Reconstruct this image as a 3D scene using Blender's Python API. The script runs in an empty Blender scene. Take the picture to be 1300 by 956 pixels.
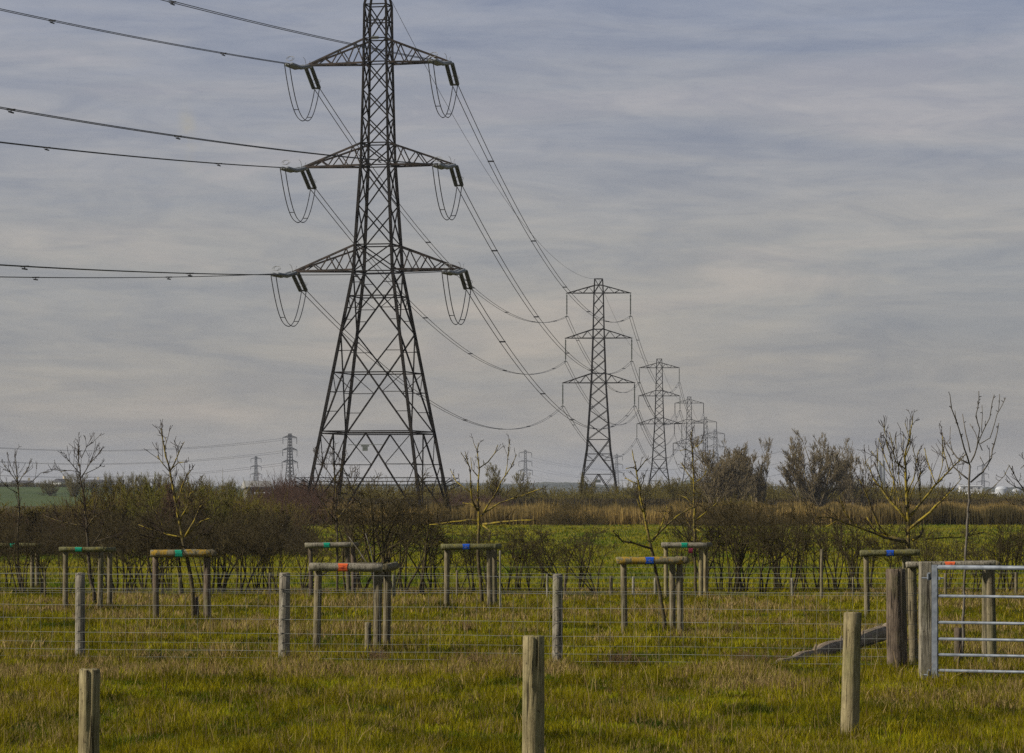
import bpy, math, random
import numpy as np
from mathutils import Vector, Matrix
random.seed(7)
RS = np.random.RandomState(11)
PI = math.pi
F, CX, HY, H = 4600.0, 650.0, 625.0, 2.13      # lens in photo pixels, horizon row, eye height
sc = bpy.context.scene
col = sc.collection

def at(px, py, d):
    return Vector(((px - CX) * d / F, d, H + (HY - py) * d / F))
def gx(px, d):
    return (px - CX) * d / F
def dep(y):                                     # distance of the ground seen on row y
    return H * F / (y - HY)

# ------------------------------------------------------------------ materials
def nt_mat(name):
    m = bpy.data.materials.new(name); m.use_nodes = True
    nt = m.node_tree; b = nt.nodes['Principled BSDF']
    return m, nt, b
def node(nt, t, **kw):
    n = nt.nodes.new(t)
    for k, v in kw.items():
        if k.startswith('i_'):
            n.inputs[k[2:].replace('_', ' ')].default_value = v
        else: setattr(n, k, v)
    return n
def coords(nt, kind='Object', scale=(1, 1, 1)):
    mp = node(nt, 'ShaderNodeMapping'); mp.inputs['Scale'].default_value = scale
    if kind == 'World':
        g = node(nt, 'ShaderNodeNewGeometry'); nt.links.new(g.outputs['Position'], mp.inputs['Vector'])
    else:
        tc = node(nt, 'ShaderNodeTexCoord'); nt.links.new(tc.outputs[kind], mp.inputs['Vector'])
    return mp.outputs['Vector']
def noise(nt, vec, scale, detail=4, rough=.6, dist=0):
    n = node(nt, 'ShaderNodeTexNoise'); n.inputs['Scale'].default_value = scale
    n.inputs['Detail'].default_value = detail; n.inputs['Roughness'].default_value = rough
    n.inputs['Distortion'].default_value = dist
    nt.links.new(vec, n.inputs['Vector']); return n.outputs['Fac']
def ramp(nt, fac, stops):
    r = node(nt, 'ShaderNodeValToRGB'); e = r.color_ramp.elements
    while len(e) < len(stops): e.new(.5)
    for el, (p, c) in zip(e, stops):
        el.position = p; el.color = (*c, 1) if len(c) == 3 else c
    nt.links.new(fac, r.inputs['Fac']); return r.outputs['Color']
def mix(nt, fac, a, b, mode='MIX'):
    m = node(nt, 'ShaderNodeMix', data_type='RGBA', blend_type=mode)
    for s, v in ((0, fac), (6, a), (7, b)):
        if isinstance(v, (int, float)): m.inputs[s].default_value = v
        elif isinstance(v, tuple): m.inputs[s].default_value = (*v, 1)
        else: nt.links.new(v, m.inputs[s])
    return m.outputs[2]
def bump(nt, b, h, strength=.5, dist=.01):
    n = node(nt, 'ShaderNodeBump'); n.inputs['Strength'].default_value = strength; n.inputs['Distance'].default_value = dist
    nt.links.new(h, n.inputs['Height']); nt.links.new(n.outputs['Normal'], b.inputs['Normal'])

def mat_simple(name, c1, c2, scale=4, rough=.8, metal=0, kind='Object', sc3=(1, 1, 1), bmp=0, p=(.35, .65)):
    m, nt, b = nt_mat(name)
    n = noise(nt, coords(nt, kind, sc3), scale)
    nt.links.new(ramp(nt, n, [(p[0], c1), (p[1], c2)]), b.inputs['Base Color'])
    b.inputs['Roughness'].default_value = rough; b.inputs['Metallic'].default_value = metal
    b.inputs['Specular IOR Level'].default_value = .25
    if bmp: bump(nt, b, n, bmp)
    return m
def mat_wood(name, c1, c2, dark, lichen=None, lich_amt=.6):
    c1 = tuple(x * 1.0 for x in c1); c2 = tuple(x * 1.12 for x in c2)
    m, nt, b = nt_mat(name)
    v = coords(nt, 'Object', (1, 1, .07))
    g = noise(nt, v, 70, 6, .72, .4)
    c = ramp(nt, g, [(.3, dark), (.45, c1), (.68, c2)])
    pch = noise(nt, coords(nt, 'World'), 7, 4, .6)
    c = mix(nt, ramp(nt, pch, [(.42, (0, 0, 0)), (.62, (.55, .55, .55))]), c, tuple(x * .55 for x in c1))
    kn = noise(nt, coords(nt, 'World', (1, 1, .8)), 26, 2, .5)
    c = mix(nt, ramp(nt, kn, [(.66, (0, 0, 0)), (.70, (.7, .7, .7))]), c, dark)
    gr = noise(nt, coords(nt, 'World', (1, 1, .5)), 3.3, 4, .6)
    c = mix(nt, ramp(nt, gr, [(.50, (0, 0, 0)), (.68, (.45, .45, .45))]), c, (.13, .135, .04))
    ck = noise(nt, coords(nt, 'World', (1, 1, .035)), 42, 3, .5, .6)
    c = mix(nt, ramp(nt, ck, [(.60, (0, 0, 0)), (.635, (.85, .85, .85))]), c, tuple(x * .5 for x in dark))
    if lichen:
        l = noise(nt, coords(nt, 'World'), 11, 5, .65)
        c = mix(nt, ramp(nt, l, [(lich_amt, (0, 0, 0)), (lich_amt + .05, (.9, .9, .9))]), c, lichen)
    nt.links.new(c, b.inputs['Base Color']); b.inputs['Roughness'].default_value = .9
    b.inputs['Specular IOR Level'].default_value = .2
    bump(nt, b, g, 1.0, .012)
    return m
M = {}
M['steel'] = mat_simple('weathered_steel', (.010, .009, .008), (.028, .024, .021), 1.3, .95, 0)
M['steel'].node_tree.nodes['Principled BSDF'].inputs['Specular IOR Level'].default_value = .05
M['steel_rusty'] = mat_simple('rusty_steel', (.018, .016, .014), (.055, .038, .028), 1.7, .8, .1)
M['steel_far'] = mat_simple('distant_steel', (.02, .02, .02), (.04, .038, .035), .5, .8)
M['porcelain'] = mat_simple('grey_porcelain', (.16, .17, .17), (.24, .25, .25), 6, .35)
M['porcelain_dark'] = mat_simple('dark_green_glass', (.04, .048, .036), (.075, .085, .065), 6, .3)
M['cable'] = mat_simple('aluminium_cable', (.035, .035, .038), (.06, .06, .065), 3, .6, .3)
M['hardware'] = mat_simple('bright_hardware', (.2, .2, .2), (.35, .35, .34), 6, .5, .5)
M['plate'] = mat_simple('sign_plate', (.09, .10, .09), (.14, .15, .14), 8, .6)
M['post_pale'] = mat_wood('silvered_wood', (.22, .19, .14), (.38, .34, .26), (.06, .05, .035))
M['post'] = mat_wood('treated_wood', (.16, .13, .075), (.28, .23, .14), (.045, .036, .02))
M['post_brown'] = mat_wood('brown_wood', (.115, .085, .058), (.20, .15, .105), (.035, .026, .018))
M['post_yellow'] = mat_wood('yellowed_wood', (.25, .20, .10), (.36, .30, .155), (.08, .06, .03))
M['rail'] = mat_wood('rail_wood', (.24, .21, .15), (.37, .33, .25), (.08, .065, .045))
M['rail_lichen'] = mat_wood('lichen_rail_wood', (.2, .17, .09), (.33, .28, .19), (.07, .055, .03), (.36, .22, .025), .50)
M['rail_green'] = mat_wood('mossy_rail_wood', (.15, .14, .06), (.24, .22, .11), (.05, .045, .02), (.2, .17, .03), .56)
M['log'] = mat_wood('driftwood', (.26, .19, .12), (.48, .38, .26), (.04, .03, .02))
M['wire'] = mat_simple('galvanised_wire', (.24, .24, .21), (.38, .38, .34), 5, .5, .3)
M['galv'] = mat_simple('galvanised_tube', (.13, .145, .165), (.23, .25, .275), 14, .6, .35)
def mat_bark(name, base, dark, lich, amt):
    m, nt, b = nt_mat(name)
    n = noise(nt, coords(nt, 'Object'), 14, 5, .7)
    c = ramp(nt, n, [(.35, dark), (.65, base)])
    l = noise(nt, coords(nt, 'Object'), 6.5, 6, .8)
    tcz = node(nt, 'ShaderNodeTexCoord'); sz0 = node(nt, 'ShaderNodeSeparateXYZ'); nt.links.new(tcz.outputs['Object'], sz0.inputs[0])
    up_ = node(nt, 'ShaderNodeMapRange'); up_.inputs[1].default_value = .9; up_.inputs[2].default_value = 1.5; up_.inputs[3].default_value = -.25; up_.inputs[4].default_value = 0; nt.links.new(sz0.outputs['Z'], up_.inputs[0])
    ad = node(nt, 'ShaderNodeMath', operation='ADD'); nt.links.new(l, ad.inputs[0]); nt.links.new(up_.outputs[0], ad.inputs[1]); l = ad.outputs[0]
    c = mix(nt, ramp(nt, l, [(amt - .06, (0, 0, 0)), (amt + .06, (1, 1, 1))]), c, lich)
    nt.links.new(c, b.inputs['Base Color']); b.inputs['Roughness'].default_value = .9
    b.inputs['Specular IOR Level'].default_value = .15
    bump(nt, b, n, .7, .01); return m
M['bark_lichen'] = mat_bark('lichen_bark', (.12, .095, .045), (.04, .03, .018), (.30, .225, .025), .50)
M['bark_half'] = mat_bark('half_lichen_bark', (.10, .08, .05), (.035, .027, .02), (.25, .19, .03), .58)
M['bark_grey'] = mat_bark('smooth_grey_bark', (.17, .15, .12), (.09, .075, .055), (.15, .14, .05), .68)
M['twig'] = mat_bark('dark_twig', (.055, .038, .028), (.025, .017, .013), (.12, .095, .03), .62)
M['hedge_twig'] = mat_bark('hedge_twig', (.080, .060, .024), (.028, .021, .011), (.155, .125, .018), .50)
M['bush_twig'] = mat_bark('grey_brown_twig', (.135, .098, .03), (.035, .026, .010), (.17, .14, .016), .5)
M['shrub_twig'] = mat_bark('shrub_twig', (.088, .068, .026), (.03, .022, .011), (.18, .155, .02), .49)
M['olive_twig'] = mat_bark('olive_twig', (.11, .095, .02), (.06, .05, .02), (.16, .15, .02), .5)
M['bush_red'] = mat_bark('russet_twig', (.11, .06, .04), (.05, .03, .02), (.11, .08, .04), .66)
M['tree_far'] = mat_bark('far_twig', (.21, .165, .10), (.11, .085, .055), (.22, .175, .06), .55)

def mat_vcol(name, rough=.75, trans=.38):
    m, nt, b = nt_mat(name)
    a = node(nt, 'ShaderNodeAttribute', attribute_name='Col')
    g = node(nt, 'ShaderNodeNewGeometry')
    hs = node(nt, 'ShaderNodeHueSaturation')
    mr = node(nt, 'ShaderNodeMapRange'); mr.inputs[3].default_value = .6; mr.inputs[4].default_value = 1.4
    nt.links.new(g.outputs['Random Per Island'], mr.inputs[0]); nt.links.new(mr.outputs[0], hs.inputs['Value'])
    nt.links.new(a.outputs['Color'], hs.inputs['Color'])
    nt.links.new(hs.outputs['Color'], b.inputs['Base Color'])
    b.inputs['Roughness'].default_value = rough; b.inputs['Specular IOR Level'].default_value = .03
    t = node(nt, 'ShaderNodeBsdfTranslucent'); nt.links.new(hs.outputs['Color'], t.inputs['Color'])
    ms = node(nt, 'ShaderNodeMixShader'); ms.inputs[0].default_value = trans
    nt.links.new(b.outputs[0], ms.inputs[1]); nt.links.new(t.outputs[0], ms.inputs[2])
    nt.links.new(ms.outputs[0], nt.nodes['Material Output'].inputs['Surface'])
    return m
M['blade'] = mat_vcol('grass_blades')

def mat_ground():
    m, nt, b = nt_mat('grassland')
    w = coords(nt, 'World')
    big = noise(nt, w, .35, 5, .6); fine = noise(nt, w, 9, 5, .7); mid = noise(nt, w, 1.6, 4, .65)
    rough_c = ramp(nt, mix(nt, .45, mid, fine), [(.36, (.04, .055, .004)), (.5, (.09, .11, .005)), (.62, (.19, .15, .03))])
    n2 = noise(nt, coords(nt, 'World', (1, .12, 1)), .9, 6, .7)
    n3 = noise(nt, coords(nt, 'World', (.2, .05, 1)), .5, 4, .6)
    field_c = ramp(nt, n2, [(.34, (.05, .062, .003)), (.5, (.135, .135, .005)), (.66, (.23, .19, .008))])
    field_c = mix(nt, ramp(nt, n3, [(.45, (0, 0, 0)), (.6, (.6, .6, .6))]), field_c, (.19, .155, .012))
    scrub_c = ramp(nt, n3, [(.35, (.05, .05, .02)), (.65, (.10, .08, .035))])
    g = node(nt, 'ShaderNodeNewGeometry'); s = node(nt, 'ShaderNodeSeparateXYZ'); nt.links.new(g.outputs['Position'], s.inputs[0])
    def step(a, c):
        mr = node(nt, 'ShaderNodeMapRange'); mr.inputs[1].default_value = a; mr.inputs[2].default_value = c
        nt.links.new(s.outputs['Y'], mr.inputs[0]); return mr.outputs[0]
    c = mix(nt, step(72, 82), rough_c, field_c)
    c = mix(nt, step(232, 246), c, scrub_c)
    nt.links.new(c, b.inputs['Base Color']); b.inputs['Roughness'].default_value = .95
    b.inputs['Specular IOR Level'].default_value = .1
    bump(nt, b, fine, .8, .06)
    return m
M['ground'] = mat_ground()
M['hill_field'] = mat_simple('crop_field', (.035, .058, .008), (.06, .085, .012), .02, .95, kind='World')
M['far_hill'] = mat_simple('far_hill_fields', (.02, .028, .02), (.07, .075, .05), .006, .95, kind='World', sc3=(1, .3, 4), p=(.42, .6))
M['barn_roof'] = mat_simple('asbestos_roof', (.26, .25, .23), (.34, .33, .3), .8, .9)
M['white_wall'] = mat_simple('white_render', (.55, .54, .52), (.68, .67, .64), .6, .8)
M['cream_wall'] = mat_simple('cream_render', (.5, .42, .27), (.6, .5, .34), .6, .8)
M['dark_roof'] = mat_simple('slate_roof', (.05, .05, .055), (.09, .085, .085), .9, .8)
M['glass'] = mat_simple('window_glass', (.02, .025, .03), (.04, .045, .05), 1, .15)
M['tank'] = mat_simple('painted_tank', (.42, .43, .44), (.55, .56, .56), .3, .5)
def plastic(n, c): return mat_simple(n, tuple(x * .85 for x in c), c, 30, .45)
M['orange'] = plastic('orange_plastic', (.85, .15, .04)); M['green'] = plastic('green_plastic', (.01, .32, .19))
M['blue'] = plastic('blue_plastic', (.015, .09, .5)); M['red'] = plastic('dull_red_plastic', (.2, .02, .05))

# ------------------------------------------------------------------ mesh builder
class MB:
    def __init__(s): s.v = []; s.f = []; s.n = 0
    def add(s, vs, fs):
        o = s.n; s.v += [tuple(x) for x in vs]; s.f += [tuple(i + o for i in f) for f in fs]; s.n += len(vs); return s
    def tube(s, pts, rad, k=6, cap=True):
        pts = [Vector(p) for p in pts]
        if not hasattr(rad, '__len__'): rad = [rad] * len(pts)
        n = len(pts); vs = []
        t0 = (pts[1] - pts[0]).normalized()
        up = Vector((0, 0, 1)) if abs(t0.z) < .9 else Vector((1, 0, 0))
        a = t0.cross(up).normalized()
        for i, p in enumerate(pts):
            t = (pts[min(i + 1, n - 1)] - pts[max(i - 1, 0)]).normalized()
            a = (a - t * a.dot(t)).normalized(); b = t.cross(a)
            for j in range(k):
                q = 2 * PI * j / k
                vs.append(p + (a * math.cos(q) + b * math.sin(q)) * rad[i])
        fs = [(i * k + j, i * k + (j + 1) % k, (i + 1) * k + (j + 1) % k, (i + 1) * k + j) for i in range(n - 1) for j in range(k)]
        if cap: fs += [tuple(range(k))[::-1], tuple((n - 1) * k + j for j in range(k))]
        return s.add(vs, fs)
    def bar(s, p, q, w, h=None):
        p = Vector(p); q = Vector(q); h = h or w; t = (q - p).normalized()
        up = Vector((0, 0, 1)) if abs(t.z) < .95 else Vector((0, 1, 0))
        a = t.cross(up).normalized() * w / 2; b = a.normalized().cross(t) * h / 2
        vs = [e + x * a + y * b for e in (p, q) for x, y in ((-1, -1), (1, -1), (1, 1), (-1, 1))]
        return s.add(vs, [(0, 1, 2, 3), (4, 7, 6, 5), (0, 4, 5, 1), (1, 5, 6, 2), (2, 6, 7, 3), (3, 7, 4, 0)])
    def box(s, c, d, rz=0):
        R = Matrix.Rotation(rz, 3, 'Z'); c = Vector(c)
        vs = [c + R @ Vector((x * d[0] / 2, y * d[1] / 2, z * d[2] / 2)) for z in (-1, 1) for x, y in ((-1, -1), (1, -1), (1, 1), (-1, 1))]
        return s.add(vs, [(3, 2, 1, 0), (4, 5, 6, 7), (0, 1, 5, 4), (1, 2, 6, 5), (2, 3, 7, 6), (3, 0, 4, 7)])
    def build(s, name, mat, parent=None, smooth=False):
        me = bpy.data.meshes.new(name); me.from_pydata(s.v, [], s.f); me.materials.append(mat)
        if smooth: me.polygons.foreach_set('use_smooth', [True] * len(me.polygons))
        me.update(); o = bpy.data.objects.new(name, me); col.objects.link(o)
        if parent: o.parent = parent
        return o
def tag(o, label=None, cat=None, group=None, kind=None):
    for k, v in (('label', label), ('category', cat), ('group', group), ('kind', kind)):
        if v: o[k] = v
    return o
def empty(name, loc, label, cat, group=None, rz=0, kind=None):
    o = bpy.data.objects.new(name, None); col.objects.link(o); o.location = loc; o.rotation_euler = (0, 0, rz)
    o.empty_display_size = .2
    return tag(o, label, cat, group, kind)
def copy_tree(o, parent=None):
    c = o.copy(); col.objects.link(c)
    if parent: c.parent = parent
    for ch in list(o.children): copy_tree(ch, c)
    return c

# numpy tube batches for twigs and branches (3 sided)
class Twigs:
    def __init__(s, k=3): s.P = []; s.Q = []; s.R = []; s.T = []; s.k = k
    def seg(s, p, q, r, t): s.P.append(p); s.Q.append(q); s.R.append(r); s.T.append(t)
    def path(s, pts, rads):
        for i in range(len(pts) - 1): s.seg(tuple(pts[i]), tuple(pts[i + 1]), rads[i], rads[i + 1])
    def build(s, name, mat, parent=None):
        P = np.array(s.P, float); Q = np.array(s.Q, float); R = np.array(s.R); T = np.array(s.T); k = s.k; n = len(P)
        D = Q - P; L = np.linalg.norm(D, axis=1, keepdims=True) + 1e-9; D /= L
        up = np.where(np.abs(D[:, 2:3]) < .9, np.array([[0, 0, 1.]]), np.array([[1., 0, 0]]))
        A = np.cross(D, up); A /= np.linalg.norm(A, axis=1, keepdims=True) + 1e-9; B = np.cross(D, A)
        V = np.zeros((n, 2 * k, 3))
        for j in range(k):
            o = A * math.cos(2 * PI * j / k) + B * math.sin(2 * PI * j / k)
            V[:, j] = P + o * R[:, None]; V[:, k + j] = Q + o * T[:, None]
        base = (np.arange(n) * 2 * k)[:, None, None]
        f = np.array([[j, (j + 1) % k, k + (j + 1) % k, k + j] for j in range(k)])[None]
        return np_mesh(name, V.reshape(-1, 3), (base + f).reshape(-1, 4), mat, parent)
def np_mesh(name, V, Fc, mat, parent=None, colr=None, link=True):
    me = bpy.data.meshes.new(name); V = np.asarray(V, np.float32); nf, k = Fc.shape
    me.vertices.add(len(V)); me.vertices.foreach_set('co', V.ravel())
    me.loops.add(nf * k); me.loops.foreach_set('vertex_index', Fc.astype(np.int32).ravel())
    me.polygons.add(nf); me.polygons.foreach_set('loop_start', np.arange(0, nf * k, k, dtype=np.int32))
    if colr is not None:
        a = me.color_attributes.new('Col', 'FLOAT_COLOR', 'POINT')
        c = np.ones((len(V), 4), np.float32); c[:, :3] = colr; a.data.foreach_set('color', c.ravel())
    me.materials.append(mat); me.update(calc_edges=True)
    o = bpy.data.objects.new(name, me); col.objects.link(o)
    if parent: o.parent = parent
    return o
def vnoise(x, y, seed=0):                         # smooth lattice noise in 0..1
    r = np.random.RandomState(seed).rand(256, 256)
    xi = np.floor(x).astype(int); yi = np.floor(y).astype(int); fx = x - xi; fy = y - yi
    fx = fx * fx * (3 - 2 * fx); fy = fy * fy * (3 - 2 * fy)
    g = lambda a, b: r[a % 256, b % 256]
    return (g(xi, yi) * (1 - fx) + g(xi + 1, yi) * fx) * (1 - fy) + (g(xi, yi + 1) * (1 - fx) + g(xi + 1, yi + 1) * fx) * fy
def fbm(x, y, s=0): return (vnoise(x, y, s) + .5 * vnoise(2.1 * x, 2.1 * y, s + 1) + .25 * vnoise(4.3 * x, 4.3 * y, s + 2)) / 1.75

# ------------------------------------------------------------------ ground, hills
def grid_sheet(name, xs, ys, zf, mat, kind='structure'):
    X, Y = np.meshgrid(xs, ys); Z = zf(X, Y); V = np.stack([X, Y, Z], -1).reshape(-1, 3)
    nx, ny = len(xs), len(ys); i = (np.arange(ny - 1)[:, None] * nx + np.arange(nx - 1)[None]).ravel()
    Fc = np.stack([i, i + 1, i + nx + 1, i + nx], -1)
    o = np_mesh(name, V, Fc, mat); tag(o, kind=kind); return o
def ground_z(X, Y):
    near = np.clip((90 - Y) / 20, 0, 1) * np.clip((Y - 5) / 10, 0, 1)
    return (fbm(X * .8, Y * .8, 5) - .5) * .07 * near
ys = np.concatenate([np.arange(-60, 24, 6), np.arange(24, 84, .35), np.arange(84, 300, 12), np.geomspace(300, 6500, 24)])
xs = np.concatenate([-np.geomspace(5000, 12, 26), np.arange(-11.8, 12, .35), np.geomspace(12, 5000, 26)])
gr = grid_sheet('ground', xs, ys, ground_z, M['ground'])
tag(gr, 'rough pasture grass running back to a smooth green field', 'ground')
def slope_z(X, Y):
    u = np.clip((Y - 480) / 420, 0, 1); u = u * u * (3 - 2 * u)
    v = np.clip((-36 - X * 1.0 - (Y - 480) * .03) / 60, 0, 1); v = v * v * (3 - 2 * v)
    return -.25 + u * v * (3.7 + .6 * (fbm(X * .01, Y * .01, 9) - .5))
sl = grid_sheet('sloping_field', np.linspace(-420, -30, 40), np.linspace(470, 1500, 60), slope_z, M['hill_field'])
tag(sl, 'low green crop field rising behind the scrub', 'field')
def ridge(name, prof, d0, d1, mat, label, seed):
    px = np.arange(prof[0][0], prof[-1][0] + 1, 4.0)
    yy = np.interp(px, [p[0] for p in prof], [p[1] for p in prof]) - .8 * (fbm(px * .05, px * 0, seed) - .5) - 1.2 * (vnoise(px * .35, px * 0, seed + 9) - .5)
    rows = []
    for k, u in enumerate(np.linspace(0, 1, 7)):
        d = d0 + (d1 - d0) * u; top = H + (HY - yy) * d1 / F
        prof_u = math.sin(u * PI * .5) ** .8
        rows.append(np.stack([(px - CX) * d / F, np.full_like(px, d) + 30 * np.sin(px * .05), -1 + (top + 1) * prof_u * (1 + 0 * px)], -1))
    rows.append(rows[-1] * np.array([1.1, 1.25, 0]) + np.array([0, 0, -1.]))
    V = np.array(rows); ny, nx = V.shape[:2]; i = (np.arange(ny - 1)[:, None] * nx + np.arange(nx - 1)[None]).ravel()
    o = np_mesh(name, V.reshape(-1, 3), np.stack([i, i + 1, i + nx + 1, i + nx], -1), mat)
    return tag(o, label, 'hills', kind='structure')
ridge('hills', [(-150, 610), (-20, 611), (40, 614), (140, 617), (300, 617), (420, 615), (540, 614), (600, 613), (650, 614), (690, 612), (735, 613), (780, 617), (810, 621), (835, 619),
      (850, 616), (866, 611), (885, 607), (905, 608), (940, 612), (975, 617), (1060, 619), (1180, 619), (1320, 618), (1500, 617)], 2600, 3600, M['far_hill'], 'low wooded ridge along the horizon', 3)

# ------------------------------------------------------------------ grass, reeds (stuff)
def blades(name, X, Y, Z, hgt, wid, colr, lean=.35, mat=None, label=None, cat='grass'):
    n = len(X); th = RS.rand(n) * 2 * PI; ln = np.abs(RS.randn(n)) * lean * hgt; ph = RS.rand(n) * 2 * PI
    wx, wy = np.cos(th) * wid / 2, np.sin(th) * wid / 2; lx, ly = np.cos(ph) * ln, np.sin(ph) * ln
    P = np.zeros((n, 6, 3))
    def put(i, u, b, w):
        P[:, i, 0] = X + lx * b + wx * w; P[:, i, 1] = Y + ly * b + wy * w; P[:, i, 2] = Z + hgt * u
    put(0, -.05, 0, -1); put(1, -.05, 0, 1); put(2, .55, .35, .8); put(3, .55, .35, -.8); put(4, 1, 1, .12); put(5, 1, 1, -.12)
    base = (np.arange(n) * 6)[:, None, None]
    f = np.array([[0, 1, 2, 3], [3, 2, 4, 5]])[None]
    o = np_mesh(name, P.reshape(-1, 3), (base + f).reshape(-1, 4), mat or M['blade'], None, np.repeat(colr, 6, axis=0))
    return tag(o, label, cat, kind='stuff')
def lerp(a, b, t): return a + (b - a) * t[:, None]
GREEN = np.array([.13, .168, .005]); DEEP = np.array([.024, .05, .003]); OLIVE = np.array([.27, .215, .008])
STRAW = np.array([.43, .31, .125]); BROWN = np.array([.12, .068, .03])
BASES = []
def rough_grass():
    n = 600000
    u = RS.rand(n); d = 26.5 * (80 / 26.5) ** (u ** .92)
    X = (RS.rand(n) * 2 - 1) * (720 / F) * d
    # clumping
    cl = fbm(X * 2.6, d * 2.6, 21); keep = RS.rand(n) < .35 + 1.1 * cl
    X, d = X[keep], d[keep]; nb = 0
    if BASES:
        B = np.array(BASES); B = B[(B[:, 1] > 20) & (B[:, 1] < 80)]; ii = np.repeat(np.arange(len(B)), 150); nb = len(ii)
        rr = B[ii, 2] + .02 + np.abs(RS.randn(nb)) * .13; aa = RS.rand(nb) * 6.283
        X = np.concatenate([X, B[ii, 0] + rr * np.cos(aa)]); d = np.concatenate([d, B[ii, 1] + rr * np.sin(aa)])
    n = len(X)
    cl = fbm(X * 2.6, d * 2.6, 21); st = fbm(X * .75 + 40, d * .45, 31); de = fbm(X * 1.3, d * .8 + 9, 41); sm = fbm(X * 4, d * 4, 71)
    straw = np.clip((st - .54) * 8 + (sm - .5) * 2.0, 0, 1) * (d < 78)
    straw = straw * np.clip((d - 33) / 6, .25, 1)
    c = lerp(np.tile(GREEN, (n, 1)), OLIVE, RS.rand(n))
    c = lerp(c, DEEP, np.clip((de - .46) * 6, 0, .95))
    wx = X + .25 * (fbm(X * 3, d * 3, 12) - .5); wy = d + .6 * (fbm(X * 3 + 9, d * 1.5, 13) - .5)
    cell = (np.floor(wx * 3.6).astype(int) * 73856093 ^ np.floor(wy * 1.7).astype(int) * 19349663) % 4096
    cr = np.random.RandomState(5).rand(4096, 3)[cell]
    c = c * (.35 + 1.3 * cr[:, :1]); c = lerp(c, OLIVE * .9, cr[:, 1] * .7)
    isst = RS.rand(n) < straw * .62 + .03 + .16 * (cr[:, 2] > .82)
    c = np.where(isst[:, None], lerp(np.tile(STRAW, (n, 1)), BROWN, RS.rand(n) ** 2), c)
    h = (.02 + .11 * cl + .07 * straw + .12 * cr[:, 1] ** 4) * (.5 + RS.rand(n) * .95)
    h = np.where(d > 72, h * .5, h * .68)
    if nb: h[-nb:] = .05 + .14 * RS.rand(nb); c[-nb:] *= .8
    w = .0052 * np.clip(d / 36, .8, 2.2) * (1 + RS.rand(n))
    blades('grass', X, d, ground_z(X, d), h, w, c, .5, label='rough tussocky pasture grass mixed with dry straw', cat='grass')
def seed_stalks():
    n = 3600; d = 30 + 48 * RS.rand(n) ** 1.2; X = (RS.rand(n) * 2 - 1) * (700 / F) * d
    k = RS.rand(n) < np.clip((fbm(X * .8, d * .5, 51) - .4) * 4, .05, 1); X, d = X[k], d[k]; n = len(X)
    c = lerp(np.tile(STRAW * 1.0, (n, 1)), BROWN, RS.rand(n))
    blades('dry_stalks', X, d, ground_z(X, d), (.12 + .28 * RS.rand(n)), .005 + .003 * RS.rand(n), c, .45, label='dry straw seed stalks sticking out of the pasture', cat='dry grass')
seed_stalks()
def field_grass():
    n = 90000; d = 80 * (238 / 80) ** RS.rand(n); X = (RS.rand(n) * 2 - 1) * (700 / F) * d
    c = lerp(np.tile(GREEN * .8, (n, 1)), OLIVE * 1.15, RS.rand(n)); de = fbm(X * .3, d * .12, 61)
    c = lerp(c, DEEP * 2, np.clip((de - .5) * 4, 0, .8))
    blades('field_grass', X, d, X * 0, .04 + .10 * RS.rand(n) * (de + .3), .012 * d / 80 + .01, c, .6, label='short green sward of the field beyond the second fence', cat='field grass')
field_grass()
def reeds():
    n = 75000; d = 236 + 100 * RS.rand(n) ** 1.4; px = 330 + 1010 * RS.rand(n); X = (px - CX) * d / F
    c = lerp(np.tile(np.array([.42, .29, .09]), (n, 1)), np.array([.21, .145, .05]), RS.rand(n))
    g = fbm(X * .12, d * .03, 81); c = lerp(c, np.array([.06, .05, .02]), np.clip((g - .47) * 6, 0, .9))
    top = .8 + .8 * fbm(px * .05, px * 0, 91)
    h = top * (.65 + .4 * RS.rand(n))
    h *= np.clip((px - 330) / 80, .3, 1) * np.where(RS.rand(n) < .02, 1.35, 1)
    blades('reeds', X, d, X * 0, h, .035 + .03 * RS.rand(n), c, .12, label='tan reed bed along the far edge of the field', cat='reeds')
reeds()

# ------------------------------------------------------------------ branching growth
def rv(s=1.0): return Vector((random.gauss(0, s), random.gauss(0, s), random.gauss(0, s)))
def grow(tw, p, dr, L, r, level, nseg=4, up=.25, wob=.16, kids=(3, 5), ang=(.45, .9), shrink=.62, rmin=.003, kids_from=.25):
    pts = [Vector(p)]; d = Vector(dr).normalized(); rad = [r]
    for i in range(nseg):
        d = (d + rv(wob) + Vector((0, 0, up * .35))).normalized()
        pts.append(pts[-1] + d * (L / nseg) * random.uniform(.85, 1.15)); rad.append(max(rmin, r * (1 - .72 * (i + 1) / nseg)))
    tw[level if level < len(tw) else -1].path(pts, rad)
    if level >= MAXLEV[0]: return
    for _ in range(random.randint(*kids)):
        t = random.uniform(kids_from, .97) * nseg; i = min(int(t), nseg - 1); q = pts[i].lerp(pts[i + 1], t - i)
        base = (pts[i + 1] - pts[i]).normalized(); ax = base.cross(rv()).normalized()
        nd = Matrix.Rotation(random.uniform(*ang), 3, ax) @ base
        rr = max(rmin, (rad[i] + rad[i + 1]) / 2 * .62)
        grow(tw, q, nd, L * shrink * random.uniform(.6, 1.15) * (1.1 - .45 * t / nseg), rr, level + 1, max(2, nseg - 1), up, wob, kids, ang, shrink, rmin, kids_from)
MAXLEV = [3]

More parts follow.
